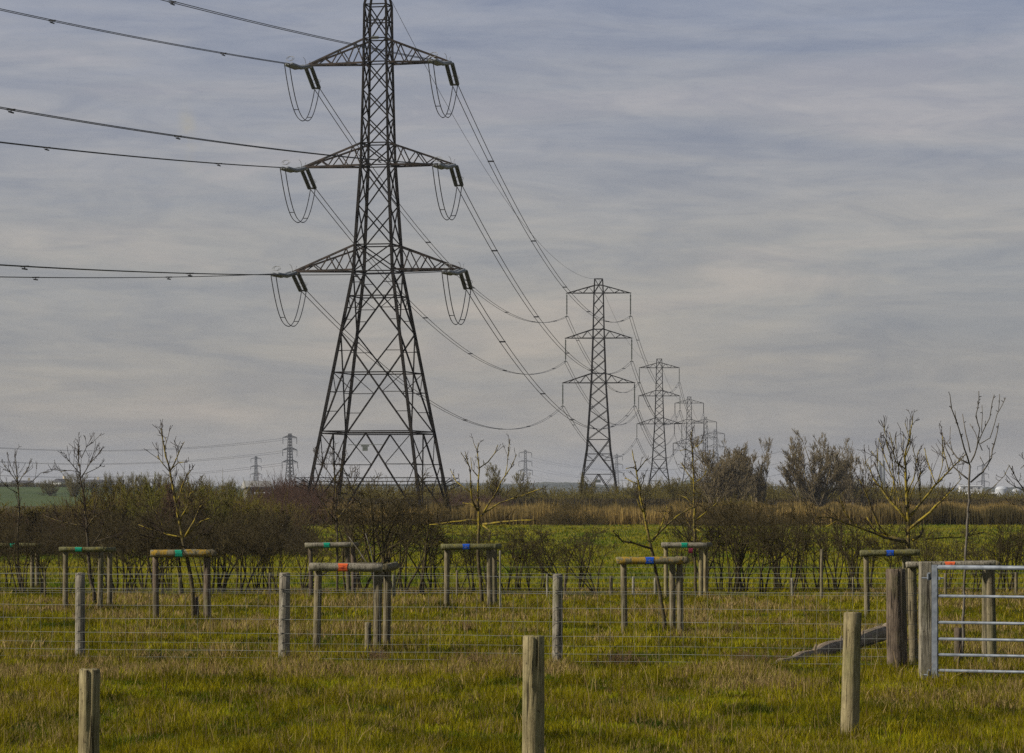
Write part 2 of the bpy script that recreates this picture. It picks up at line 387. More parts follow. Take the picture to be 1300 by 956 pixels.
def normalise(objs, height, width=None, base=0.0):
    cs = []
    for o in objs:
        c = np.empty(len(o.data.vertices) * 3, np.float32); o.data.vertices.foreach_get('co', c); cs.append(c.reshape(-1, 3))
    allc = np.concatenate(cs); top = np.percentile(allc[:, 2], 99.7); sz_ = height / top
    sx_ = sz_ if not width else width / (np.percentile(allc[:, 0], 99) - np.percentile(allc[:, 0], 1))
    sx_ = min(max(sx_, sz_ * .55), sz_ * 1.8)
    for o, c in zip(objs, cs):
        c[:, 2] *= sz_; c[:, 0] *= sx_; c[:, 1] *= sx_
        o.data.vertices.foreach_set('co', c.ravel()); o.data.update()
# -- hedge shrubs: prototypes at unit height, copied along the second fence
def shrub_proto(kind):
    st, tg = Twigs(4), Twigs(3); tw = [st, st, tg, tg]; MAXLEV[0] = 3
    if kind < 3:       # dense rounded hawthorn
        for s in range(random.randint(2, 4)):
            grow(tw, (random.gauss(0, .05), random.gauss(0, .02), 0), (random.gauss(0, .13), random.gauss(0, .13), 1), .78, .014, 0, 6, .12, .12, (4, 6), (.45, 1.05), .62, .0018, .3)
    elif kind < 5:     # multi-stemmed, upright
        for s in range(6):
            grow(tw, (random.gauss(0, .03), random.gauss(0, .03), 0), (random.gauss(0, .3), random.gauss(0, .3), 1), .76, .010, 0, 5, .25, .12, (4, 5), (.3, .8), .5, .0017, .3)
    else:              # open v shaped
        for s in range(5):
            grow(tw, (0, 0, .0), (random.gauss(0, .5), random.gauss(0, .4), 1), .7, .012, 0, 5, .1, .14, (4, 6), (.4, 1.0), .55, .0017, .3)
    return st, tg
SH_LAB = ['dense leafless hawthorn hedging shrub on the second fence line', 'upright leafless multi-stemmed hedging shrub on the second fence line', 'open spreading leafless hedging shrub on the second fence line']
protos = []
for k in range(6):
    t = 0 if k < 3 else 1 if k < 5 else 2
    e = empty('hedge_shrub', (0, 0, 0), SH_LAB[t], 'shrub', ['dense hedging shrubs', 'upright hedging shrubs', 'open hedging shrubs'][t])
    a, b = shrub_proto(k); normalise([a.build('stem', M['shrub_twig'], e), b.build('crown', M['shrub_twig'], e)], 1.0); protos.append([e, False])
def put_shrub(px, ytop, kind, d=None, w=1.0):
    d = d or random.uniform(74, 79); h = H + (HY - ytop) * d / F
    pr = protos[kind]
    o = pr[0] if not pr[1] else copy_tree(pr[0]); pr[1] = True
    o.location = (gx(px, d), d, -.02); o.rotation_euler = (0, 0, random.uniform(0, 6.28)); o.scale = (h * w, h * w, h)
shr = [(136, 655, 4), (160, 652, 2), (186, 634, 0), (206, 662, 3), (232, 636, 1), (276, 632, 2), (340, 668, 4), (55, 665, 2), (80, 668, 4), (890, 652, 2), (928, 634, 4), (992, 655, 4), (1090, 650, 4), (1148, 655, 4), (1168, 665, 0), (1240, 668, 2), (1275, 655, 3), (455, 650, 4), (500, 640, 3), (565, 672, 4), (620, 665, 4), (690, 672, 2), (-18, 640, 0), (8, 668, 1), (30, 650, 3), (118, 672, 2), (150, 626, 0), (172, 665, 4), (196, 630, 1), (215, 640, 2), (262, 655, 0), (285, 640, 1), (305, 638, 2), (326, 665, 3),
       (352, 672, 3), (384, 668, 5),
       (440, 628, 5), (462, 602, 0), (478, 588, 1), (492, 596, 2), (512, 612, 0), (533, 618, 1), (548, 640, 2), (586, 662, 0), (602, 655, 1), (640, 648, 0), (657, 655, 2), (672, 664, 1),
       (716, 662, 5), (733, 655, 0), (757, 676, 5), (858, 660, 4), (900, 622, 0), (916, 632, 1), (938, 618, 2), (950, 655, 0), (966, 628, 1), (984, 636, 2), (1001, 632, 0), (1023, 640, 4), (1040, 655, 1), (1062, 645, 3),
       (1080, 655, 2), (1104, 662, 1), (1130, 668, 0), (1182, 662, 4), (1205, 668, 1), (1262, 660, 0), (1284, 655, 1), (1306, 650, 2)]
for s in shr: put_shrub(*s, w=random.uniform(.8, 1.05))

# -- scrub masses (stuff): broken twig thickets nobody could count
def thicket(name, spots, mat, label, cat, r=.012, nst=16, seg=3, rmin=None):
    tw = Twigs(3)
    for (x, y, z0, h) in spots:
        for s in range(nst):
            p = Vector((x + random.gauss(0, .28 * h), y + random.gauss(0, .2 * h), z0)); L = h * random.uniform(.45, 1.0)
            d = Vector((random.gauss(0, .28), random.gauss(0, .25), 1)).normalized(); pts = [p]; 
            for i in range(seg):
                d = (d + rv(.14)).normalized(); pts.append(pts[-1] + d * L / seg)
            rr = [r * (1 - .75 * i / seg) for i in range(seg + 1)]; tw.path(pts, rr)
            for _ in range(5):
                i = random.randint(0, seg - 1); q = pts[i].lerp(pts[i + 1], random.random())
                dd = (d + rv(.55)).normalized(); e = q + dd * L * random.uniform(.15, .34)
                tw.path([q, e], [r * .5, r * .28])
    o = tw.build(name, mat); return tag(o, label, cat, kind='stuff')
def spots_fn(n, x0, x1, d0, d1, topf, jit=.25, zf=None, amp=34, sd=77):
    out = []
    for _ in range(n):
        px = random.uniform(x0, x1); d = random.uniform(d0, d1); q = fbm(np.array([px * .11]), np.array([d * .07]), sd)[0]; y = topf(px) + random.uniform(-2, 4) + amp * max(0, .55 - q) - 5
        z0 = zf(px, d) if zf else 0
        h = H + (HY - y) * d / F - z0
        out.append((gx(px, d), d, z0 - .05, max(.5, h * random.uniform(1 - jit, 1))))
    return out
def prof(pts): return lambda x: float(np.interp(x, [p[0] for p in pts], [p[1] for p in pts]))
for nm_, mt_, cnt_, sd_, lb_ in (('dark_scrub', 'hedge_twig', 130, 101, 'dark patches of bare scrub among the brown thicket'), ('tawny_scrub', 'bush_red', 110, 131, 'tawny reddish patches of bare scrub among the brown thicket')):
    thicket(nm_, spots_fn(cnt_, -60, 372, 148, 170, prof([(-60, 640), (60, 646), (110, 626), (150, 614), (200, 610), (250, 610), (290, 614), (308, 632), (372, 636)]), .3, amp=90, sd=sd_), M[mt_], lb_, 'scrub', .024, 14)
thicket('scrub', spots_fn(400, -60, 372, 150, 215, prof([(-60, 636), (60, 640), (110, 622), (150, 612), (200, 608), (250, 607), (290, 611), (308, 628), (350, 630), (372, 630)]), .35), M['bush_twig'],
        'wide brown thicket of leafless scrub left of the big pylon', 'scrub', .022, 16)
thicket('bramble', spots_fn(260, -60, 400, 118, 150, prof([(-60, 655), (120, 650), (200, 640), (320, 650), (400, 662)]), .4), M['hedge_twig'],
        'low dark bramble in front of the scrub', 'bramble', .012, 18)
thicket('olive_scrub', spots_fn(60, 155, 245, 140, 150, prof([(155, 640), (180, 618), (205, 614), (245, 640)]), .4) + spots_fn(60, 270, 345, 140, 150, prof([(270, 640), (296, 632), (345, 648)]), .4), M['olive_twig'],
        'olive-green lichened bushes within the brown scrub', 'scrub', .012, 16)
thicket('russet_scrub', spots_fn(150, 340, 400, 225, 300, prof([(340, 618), (355, 598), (380, 600), (400, 612)]), .3) + spots_fn(80, 560, 640, 340, 400, prof([(560, 618), (600, 622), (640, 626)]), .3), M['bush_red'],
        'russet leafless thicket behind the foot of the big pylon', 'scrub', .022, 14)
thicket('reed_side_scrub', spots_fn(170, 688, 770, 232, 262, prof([(688, 642), (720, 637), (770, 645)]), .3) + spots_fn(100, 850, 1010, 225, 240, prof([(850, 640), (930, 628), (1010, 642)]), .3), M['bush_twig'],
        'dark scrub standing among the tan reeds', 'scrub', .016, 14)
thicket('woodland', spots_fn(900, 380, 1360, 420, 520, prof([(380, 606), (440, 610), (520, 611), (600, 612), (650, 617), (700, 619), (800, 614), (870, 606), (930, 604), (980, 612), (1060, 612), (1130, 610), (1200, 614), (1250, 623), (1360, 620)]), .35, amp=60, sd=55), M['bush_twig'],
        'dark far belt of leafless woodland beyond the reeds', 'woodland', .06, 18)

BUSHES = [(-10, 628, 40, 140, 'bush_twig'), (38, 640, 34, 128, 'hedge_twig'), (112, 618, 46, 140, 'bush_twig'), (152, 604, 44, 138, 'hedge_twig'), (184, 602, 50, 132, 'olive_twig'), (214, 612, 40, 140, 'bush_red'), (246, 606, 50, 136, 'hedge_twig'),
          (283, 614, 44, 130, 'olive_twig'), (306, 626, 34, 139, 'bush_twig'), (352, 640, 38, 134, 'hedge_twig')]
LATER = BUSHES
M['dead_weed'] = mat_simple('dead_weed', (.13, .075, .035), (.22, .14, .07), 20, .9)
for (px, y, w_, lab) in ((478, 845, 22, 'dark brown clump of dead weeds at the foot of the orange-tagged guard'), (590, 852, 40, 'low brown clump of dead weeds between the second and third near fence posts'), (790, 850, 34, 'low brown patch of dead weeds right of the third near fence post'),
                         (595, 803, 12, 'small dark dead dock stalks standing alone in the pasture'), (960, 850, 40, 'brown patch of dead weeds left of the lying log')):
    d_ = dep(y) + 1.0
    thicket('dead_weeds', [(gx(px + random.gauss(0, w_ * .4), d_), d_ + random.gauss(0, .35), 0, random.uniform(.10, .26)) for _ in range(int(w_ * .5))], M['dead_weed'], lab, 'weeds', .0045, 10)
# -- individual trees beyond the reeds
def far_tree(px, ytop, d, w, label, cat='tree', group=None, upright=.45, stems=5, name='bare_tree', mat='tree_far', lev=3, zb=0.0, kids=(7, 9), kf=.22):
    h = H + (HY - ytop) * d / F - zb
    e = empty(name, (gx(px, d), d, zb), label, cat, group)
    a, b = Twigs(4), Twigs(3); MAXLEV[0] = lev; k = max(.0056 * h, .012)
    hw = w * d / F / 2; spread = hw / h
    stems = int(stems * 1.8)
    for s in range(stems):
        dx = (s / (stems - 1) * 2 - 1) if stems > 1 else 0
        grow([a, b, b, b], (random.gauss(0, .03 * h), random.gauss(0, .03 * h), 0), (dx * spread * 1.2, random.gauss(0, spread * .8), 1), h * .72 * (1 - .3 * dx * dx), .0075 * h, 0, 6, upright, .10,
             kids, (.25, .62), .5, k * kf, .12)
    normalise([a.build('trunk', M[mat], e), b.build('crown', M[mat], e)], h, w * d / F); return e
for px, yt, w, d_, mt in LATER:
    far_tree(px, yt, d_, w, 'bare bush standing in front of the scrub left of the big pylon', 'bush', 'bare bushes along the front of the left scrub', stems=4, name='bare_bush', mat=mt, kids=(5, 7), kf=.34)
far_tree(908, 558, 330, 70, 'rounded bare willow right of the distant pylon row', stems=6, kids=(7, 9))
far_tree(934, 566, 345, 48, 'bushy bare willow joined to the right side of a rounded one', stems=6, kids=(8, 9))
far_tree(962, 557, 350, 40, 'narrow tall bare tree standing between two broad willows', stems=4)
far_tree(1030, 550, 360, 88, 'broad fan-shaped bare willow with open crown, right of centre', stems=9, kids=(7, 9))
far_tree(1082, 572, 375, 56, 'smaller grey bare willow touching the right of the fan-shaped one', stems=6)
far_tree(630, 588, 420, 24, 'narrow oval bare poplar just right of the big pylon', stems=4, mat='bush_twig')
far_tree(665, 598, 430, 26, 'oval bare poplar in front of a small faint pylon', stems=4, mat='bush_twig')
far_tree(742, 601, 450, 22, 'grey bare poplar behind the second pylon foot', stems=4, mat='bush_twig')
far_tree(815, 612, 430, 30, 'low dark bushy tree at the foot of the third pylon', stems=5, mat='hedge_twig')
far_tree(858, 607, 420, 30, 'low bushy tree between the third and fourth pylons', stems=5, mat='bush_twig')
def sz(px, d): return float(slope_z(np.array([gx(px, d)]), np.array([float(d)]))[0])
for px, yt, w in ((64, 609, 22), (92, 599, 30), (140, 600, 22), (158, 601, 24), (178, 600, 26), (205, 601, 26), (232, 602, 30), (262, 606, 28), (290, 608, 24), (120, 608, 14)):
    far_tree(px, yt, 700, w, 'small bare hedgerow tree on the far skyline left of the big pylon', group='hedgerow trees on the left skyline', stems=5, mat='hedge_twig', lev=2, zb=sz(px, 700) - .8, kids=(14, 18))
hd = Twigs(3)
thicket('field_hedge', [(gx(p, 900), 900, sz(p, 900) - .1, 1.5 * random.uniform(.7, 1.1)) for p in np.linspace(-40, 150, 110)], M['hedge_twig'], 'dark clipped hedge along the top of the sloping green field', 'hedge', .05, 14)

# ------------------------------------------------------------------ traced young trees
def traced(px0, name, label, cat, d, off, s, limbs, mat='bark_lichen', twig='twig', base_z=None, twn=(2, 4), twl=.5, lev=1, group=None):
    base = at(*[off[0] + limbs[0][0][0] * s, off[1] + limbs[0][0][1] * s], d); bz = 0 if base_z is None else base_z
    root = Vector((base.x, d, bz)); BASES.append((base.x, d, .04)); e = empty(name, root, label, cat, group)
    tr = MB(); tg = Twigs(3); known = []
    for li, L in enumerate(limbs):
        r0, r1 = L[-1]; r0 *= .88 if li else .9; pts2 = [(off[0] + a * s, off[1] + b * s) for a, b in L[:-1]]
        if known:
            q = min(known, key=lambda k: (k[0] - pts2[0][0]) ** 2 + (k[1] - pts2[0][1]) ** 2); y0 = q[2]; r0 = min(r0, q[3] * .85)
        else: y0 = 0.0
        side = random.choice((-1, 1)) * random.uniform(.2, .75) if li else random.uniform(-.05, .05)
        P = []; yy = y0; fine = []
        for i, (a, b) in enumerate(pts2):          # densify with a little wobble
            if i:
                pa, pb = pts2[i - 1]; n = max(1, int(math.hypot(a - pa, b - pb) / 9))
                for k in range(1, n + 1):
                    w = 1.1 if k < n else 0
                    fine.append((pa + (a - pa) * k / n + random.gauss(0, .45) * w, pb + (b - pb) * k / n + random.gauss(0, .35) * w))
            else: fine.append((a, b))
        tot = len(fine)
        for i, (a, b) in enumerate(fine):
            if i: yy += side * math.hypot(a - fine[i - 1][0], b - fine[i - 1][1]) * d / F * (.9 if li else .1)
            w3 = at(a, b, d + yy); P.append(w3 - root)
            known.append((a, b, yy, r0 + (r1 - r0) * i / max(1, tot - 1)))
        rad = [max(r1, r0 + (r1 - r0) * i / max(1, tot - 1)) * random.uniform(.88, 1.15) for i in range(tot)]
        if li == 0: rad[0] *= 1.35; P[0].z = min(P[0].z, -.03)
        tr.tube(P, rad, 6)
        Lm = sum((P[i + 1] - P[i]).length for i in range(tot - 1))
        MAXLEV[0] = lev
        for _ in range(int(Lm * random.uniform(*twn) * 3.3)):
            t = random.uniform(.3, 1) * (tot - 1); i = min(int(t), tot - 2)
            if (P[i].z) < 1.2: continue
            b0 = (P[i + 1] - P[i]).normalized(); nd = (Matrix.Rotation(random.uniform(.4, .9), 3, b0.cross(rv()).normalized()) @ b0) + Vector((0, 0, .35))
            grow([tg, tg], P[i].lerp(P[i + 1], t - i), nd, twl * 1.25 * (1 - .62 * t / (tot - 1)) * random.uniform(.25, 1), max(.0055, rad[i] * .42), 0, 4, .28, .09, (1, 2), (.5, .95), .6, .0042)
        for _ in range(int(Lm * 5)):                # buds and spurs
            t = random.uniform(.35, 1) * (tot - 1); i = min(int(t), tot - 2); q = P[i].lerp(P[i + 1], t - i)
            tg.path([q, q + rv(1).normalized() * .035], [rad[i] * .9 + .002, .004])
    tr.build('trunk', M[mat], e, True); tg.build('crown', M[twig], e)
    return e
A5 = ((0, 540), .3452)
traced(0, 'young_tree', 'young bare tree with a lichen-yellow base and tall spiky leader, in green-tagged guard', 'tree', 58, *A5, [
    [(716, 735), (708, 600), (690, 500), (668, 400), (650, 300), (625, 170), (605, 90), (592, 12), (.045, .008)],
    [(625, 170), (650, 120), (678, 60), (.016, .005)], [(632, 160), (655, 138), (684, 134), (.01, .005)], [(625, 172), (598, 140), (578, 112), (.01, .005)],
    [(605, 90), (612, 60), (608, 45), (.007, .004)], [(680, 410), (715, 350), (735, 300), (752, 285), (.02, .006)], [(690, 400), (740, 352), (792, 333), (.018, .006)],
    [(672, 412), (620, 402), (560, 385), (510, 365), (.02, .006)], [(660, 350), (690, 300), (700, 250), (725, 235), (.016, .005)], [(684, 450), (640, 432), (540, 405), (.016, .005)],
    [(688, 462), (730, 405), (785, 398), (.016, .005)], [(606, 395), (590, 340), (560, 300), (.01, .005)], [(648, 290), (670, 220), (700, 165), (.01, .004)]], base_z=0)
traced(0, 'young_tree', 'young bare tree with fan of fine twigs, left, behind moss-green guard rail', 'tree', 65, *A5, [
    [(352, 640), (330, 540), (325, 450), (318, 380), (310, 270), (295, 190), (288, 130), (292, 50), (.04, .005)],
    [(300, 190), (330, 140), (350, 120), (375, 90), (.014, .005)], [(297, 180), (262, 140), (245, 118), (.01, .005)], [(310, 180), (352, 160), (372, 148), (.01, .005)],
    [(288, 170), (255, 165), (220, 172), (.008, .004)], [(320, 375), (345, 340), (360, 258), (.016, .006)], [(325, 372), (250, 360), (210, 350), (168, 333), (.02, .006)], [(330, 352), (365, 325), (392, 310), (.016, .006)],
    [(342, 440), (368, 400), (380, 362), (.016, .006)], [(348, 428), (400, 412), (440, 411), (.016, .006)], [(300, 120), (318, 80), (338, 62), (.008, .004)]], base_z=0, mat='bark_half', twn=(3, 6))
traced(0, 'young_tree', 'young bare tree with spreading fork, nearest the left photo edge', 'tree', 76, *A5, [
    [(75, 600), (66, 480), (66, 380), (70, 290), (65, 210), (60, 150), (55, 88), (.035, .006)], [(66, 215), (35, 170), (5, 133), (.012, .005)], [(68, 212), (100, 165), (118, 122), (.012, .005)],
    [(72, 225), (120, 205), (150, 175), (192, 168), (.012, .005)], [(66, 250), (30, 230), (-10, 180), (.01, .004)], [(64, 205), (40, 150), (28, 118), (.008, .004)]], base_z=0, mat='bark_half', twig='twig')
A6 = ((320, 560), .3347)
traced(0, 'young_tree', 'slim young tree with yellow bent side branch in front of the big pylon', 'tree', 73, *A6, [
    [(326, 600), (322, 480), (322, 400), (322, 320), (318, 200), (310, 100), (305, 20), (.032, .006)], [(322, 310), (290, 270), (270, 235), (255, 210), (.02, .006)], [(320, 300), (355, 255), (400, 205), (.016, .005)],
    [(318, 160), (270, 90), (232, 28), (.012, .004)], [(316, 140), (350, 80), (360, 30), (.01, .004)], [(318, 230), (370, 190), (410, 120), (.01, .004)]], base_z=0, mat='bark_half', twn=(3, 6))
traced(0, 'fallen_branch', 'pale crooked leafless branch leaning behind the orange-tagged guard', 'branch', 52, *A6, [
    [(462, 600), (460, 460), (450, 410), (430, 350), (.014, .006)], [(442, 470), (405, 415), (365, 360), (.013, .005)]], base_z=0, mat='bark_grey', twn=(0, 1))
A3 = ((540, 540), .1692)
traced(0, 'young_tree', 'young candelabra-shaped bare tree with long low lichened branches, in blue-tagged guard', 'tree', 66, *A3, [
    [(430, 1330), (405, 1100), (396, 900), (402, 760), (395, 600), (395, 450), (405, 330), (390, 190), (398, 130), (.045, .008)],
    [(392, 640), (350, 560), (340, 440), (333, 320), (300, 200), (.022, .006)], [(332, 310), (290, 240), (265, 200), (.012, .005)], [(405, 320), (470, 275), (520, 210), (545, 145), (.02, .006)],
    [(420, 680), (510, 540), (600, 375), (645, 310), (685, 218), (.028, .006)], [(600, 372), (618, 250), (632, 100), (.014, .006)], [(428, 665), (560, 580), (740, 522), (900, 468), (.026, .006)],
    [(402, 718), (320, 708), (150, 732), (30, 745), (.024, .008)], [(430, 742), (600, 722), (820, 712), (.024, .01)], [(430, 748), (490, 795), (480, 862), (.018, .008)],
    [(335, 500), (230, 420), (185, 325), (.014, .005)], [(392, 632), (345, 590), (280, 582), (.014, .006)], [(390, 190), (370, 150), (362, 130), (.008, .004)], [(392, 380), (350, 330), (340, 240), (.012, .005)],
    [(440, 300), (435, 270), (438, 260), (.008, .004)]], base_z=0, twn=(1, 3), twl=.35)
A4 = ((760, 540), .1692)
traced(0, 'young_tree', 'leaning young bare tree with lichened kinked stem, in nearest blue-tagged guard', 'tree', 54.5, *A4, [
    [(500, 1540), (455, 1220), (405, 960), (380, 860), (345, 680), (310, 520), (285, 360), (262, 250), (252, 190), (.04, .008)],
    [(285, 350), (320, 305), (362, 250), (.012, .005)], [(285, 325), (245, 316), (205, 325), (.012, .006)], [(298, 440), (245, 420), (195, 392), (.012, .005)], [(330, 650), (305, 600), (288, 558), (.014, .006)],
    [(400, 870), (480, 780), (590, 680), (705, 615), (.022, .007)], [(398, 925), (270, 885), (180, 872), (90, 785), (.022, .007)], [(440, 820), (490, 700), (512, 605), (.014, .006)], [(380, 850), (350, 760), (320, 720), (.014, .006)],
    [(310, 470), (335, 420), (340, 370), (.01, .004)], [(345, 690), (340, 600), (325, 545), (.012, .005)]], base_z=0, twn=(1, 3), twl=.35)
traced(0, 'young_tree', 'tall thin lichen-covered young tree overlapping the distant pylon row', 'tree', 71.5, *A4, [
    [(728, 1310), (722, 1000), (718, 880), (716, 700), (718, 500), (710, 350), (704, 200), (690, 110), (700, 40), (.038, .008)],
    [(718, 850), (690, 760), (650, 700), (.014, .005)], [(712, 880), (640, 830), (560, 770), (.016, .006)], [(722, 720), (820, 640), (925, 545), (.018, .006)], [(722, 772), (775, 802), (830, 850), (.014, .006)],
    [(706, 205), (660, 180), (612, 190), (.012, .005)], [(706, 172), (750, 150), (785, 110), (.012, .005)], [(712, 420), (650, 330), (615, 280), (.012, .005)], [(714, 440), (790, 380), (830, 300), (.012, .005)], [(716, 600), (650, 540), (600, 520), (.012, .005)]], base_z=0, twn=(2, 4), twl=.4)
A6b = ((1100, 480), .2301)
traced(0, 'young_tree', 'bushy young tree with bright yellow lichened limbs and many upright shoots, right side', 'tree', 61, *A6b, [
    [(236, 1330), (236, 1050), (230, 900), (232, 800), (222, 650), (210, 430), (240, 330), (255, 212), (.06, .008)],
    [(226, 790), (180, 730), (130, 680), (90, 620), (40, 560), (5, 470), (.04, .008)], [(226, 905), (180, 890), (120, 872), (50, 850), (0, 765), (.04, .012)], [(236, 832), (290, 790), (350, 742), (470, 618), (.034, .01)],
    [(240, 762), (290, 700), (340, 642), (400, 570), (460, 508), (545, 420), (.034, .007)], [(252, 895), (298, 870), (312, 830), (.036, .016)], [(330, 888), (440, 880), (540, 876), (650, 848), (.016, .006)],
    [(130, 680), (150, 560), (120, 480), (65, 332), (.014, .005)], [(160, 700), (150, 560), (140, 440), (115, 380), (95, 250), (.014, .005)], [(190, 735), (150, 560), (80, 470), (25, 400), (.012, .005)],
    [(212, 500), (160, 460), (128, 300), (.012, .005)], [(222, 640), (260, 560), (290, 395), (.014, .005)], [(228, 700), (300, 520), (255, 378), (.012, .005)], [(385, 590), (350, 500), (320, 388), (.012, .005)],
    [(390, 580), (420, 480), (420, 300), (.014, .005)], [(455, 515), (430, 420), (418, 330), (.012, .005)], [(212, 440), (245, 360), (212, 248), (.012, .005)], [(90, 620), (60, 500), (62, 388), (.011, .004)],
    [(300, 690), (290, 560), (300, 500), (.012, .005)], [(210, 480), (195, 380), (208, 310), (.01, .004)], [(228, 760), (190, 640), (178, 540), (160, 330), (.012, .005)], [(10, 500), (-5, 470), (12, 440), (.01, .004)],
    [(470, 618), (520, 560), (500, 500), (.01, .004)], [(120, 872), (60, 800), (0, 640), (-40, 560), (.02, .006)], [(226, 908), (100, 880), (0, 840), (-120, 800), (-200, 770), (-282, 762), (.03, .006)], [(-60, 820), (-120, 740), (-150, 660), (.014, .005)], [(-160, 785), (-220, 820), (-290, 810), (.012, .005)]], base_z=0, twn=(2, 4), twl=.45)
traced(0, 'young_tree', 'tall slender grey-stemmed young tree with goblet crown, behind the gate', 'tree', 45, *A6b, [
    [(528, 1560), (538, 1250), (548, 950), (556, 800), (566, 600), (570, 480), (.022, .014)],
    [(570, 480), (540, 390), (510, 280), (470, 170), (460, 90), (.016, .005)], [(562, 470), (500, 440), (430, 340), (.012, .004)], [(575, 465), (610, 380), (625, 280), (605, 200), (615, 160), (620, 72), (.016, .005)],
    [(612, 368), (640, 300), (680, 220), (705, 92), (.012, .005)], [(628, 362), (682, 330), (720, 200), (768, 108), (.012, .004)], [(728, 180), (735, 88), (.006, .004)], [(575, 575), (640, 520), (690, 440), (730, 248), (.013, .005)],
    [(570, 565), (480, 490), (430, 370), (418, 300), (.012, .004)], [(572, 410), (540, 260), (530, 198), (.01, .004)], [(480, 420), (460, 340), (463, 268), (.008, .004)], [(640, 400), (600, 300), (570, 252), (.008, .004)],
    [(690, 440), (650, 480), (625, 430), (.007, .004)], [(635, 300), (640, 200), (637, 150), (.007, .004)], [(495, 250), (488, 180), (.006, .004)]], base_z=0, mat='bark_grey', twn=(0, 1), twl=.18)
traced(0, 'young_tree', 'bare young tree at the far right edge with arching side branch', 'tree', 57, *A6b, [
    [(930, 1380), (925, 1000), (915, 800), (905, 500), (910, 300), (.04, .01)], [(915, 760), (880, 640), (830, 560), (785, 478), (.018, .005)], [(788, 482), (760, 540), (700, 600), (650, 642), (.011, .004)], [(870, 620), (820, 600), (775, 570), (.01, .004)],
    [(905, 520), (870, 480), (850, 500), (.012, .004)], [(912, 780), (840, 700), (760, 690), (.012, .005)]], base_z=0, mat='bark_half', twn=(1, 3), twl=.3)

# ------------------------------------------------------------------ wood posts, guards
def post_mesh(mb, x, y, z0, z1, r, k=14, cracks=True, flat=1.0, split=()):
    n = 7; pts = []; j = [random.uniform(.95, 1.05) for _ in range(k)]; lx, ly = random.gauss(0, .008), random.gauss(0, .008)
    vs = []; ph = random.random()
    for i in range(n + 2):
        t = min(i / n, 1.0); z = z0 + (z1 - z0) * t; rr = r * (1.03 - .06 * t) * random.uniform(.985, 1.015)
        if i == n: z = z1 - r * .12
        if i == n + 1: rr *= .84; z = z1
        for q in range(k):
            a = 2 * PI * (q + ph) / k; rr2 = rr; rr = rr * (.80 if (q in split and i >= n - 1) else .9 if (q in split and i == n - 2) else 1); vs.append((x + lx * t * (z1 - z0) + rr * j[q] * math.cos(a), y + ly * t * (z1 - z0) + rr * j[q] * flat * math.sin(a), z + (random.uniform(-.004, .004) if i > n - 1 else 0))); rr = rr2
    fs = [(i * k + q, i * k + (q + 1) % k, (i + 1) * k + (q + 1) % k, (i + 1) * k + q) for i in range(n + 1) for q in range(k)]
    c = len(vs); vs.append((x + lx * (z1 - z0), y + ly * (z1 - z0), z1 - .004)); fs += [((n + 1) * k + q, (n + 1) * k + (q + 1) % k, c) for q in range(k)]
    mb.add(vs, fs); return mb
def rail_mesh(p, q, r, k=14, ext=.0):
    p = Vector(p); q = Vector(q); mb = MB(); n = 7; P = [p.lerp(q, i / n) + Vector((0, 0, random.gauss(0, .002))) for i in range(n + 1)]
    t = (q - p).normalized(); P = [p - t * .012] + P + [q + t * .012]
    R = [r * .82] + [r * random.uniform(.97, 1.03) for _ in range(n + 1)] + [r * .82]
    return mb.tube(P, R, k)
def ztop(y, d): return H - (y - HY) * d / F
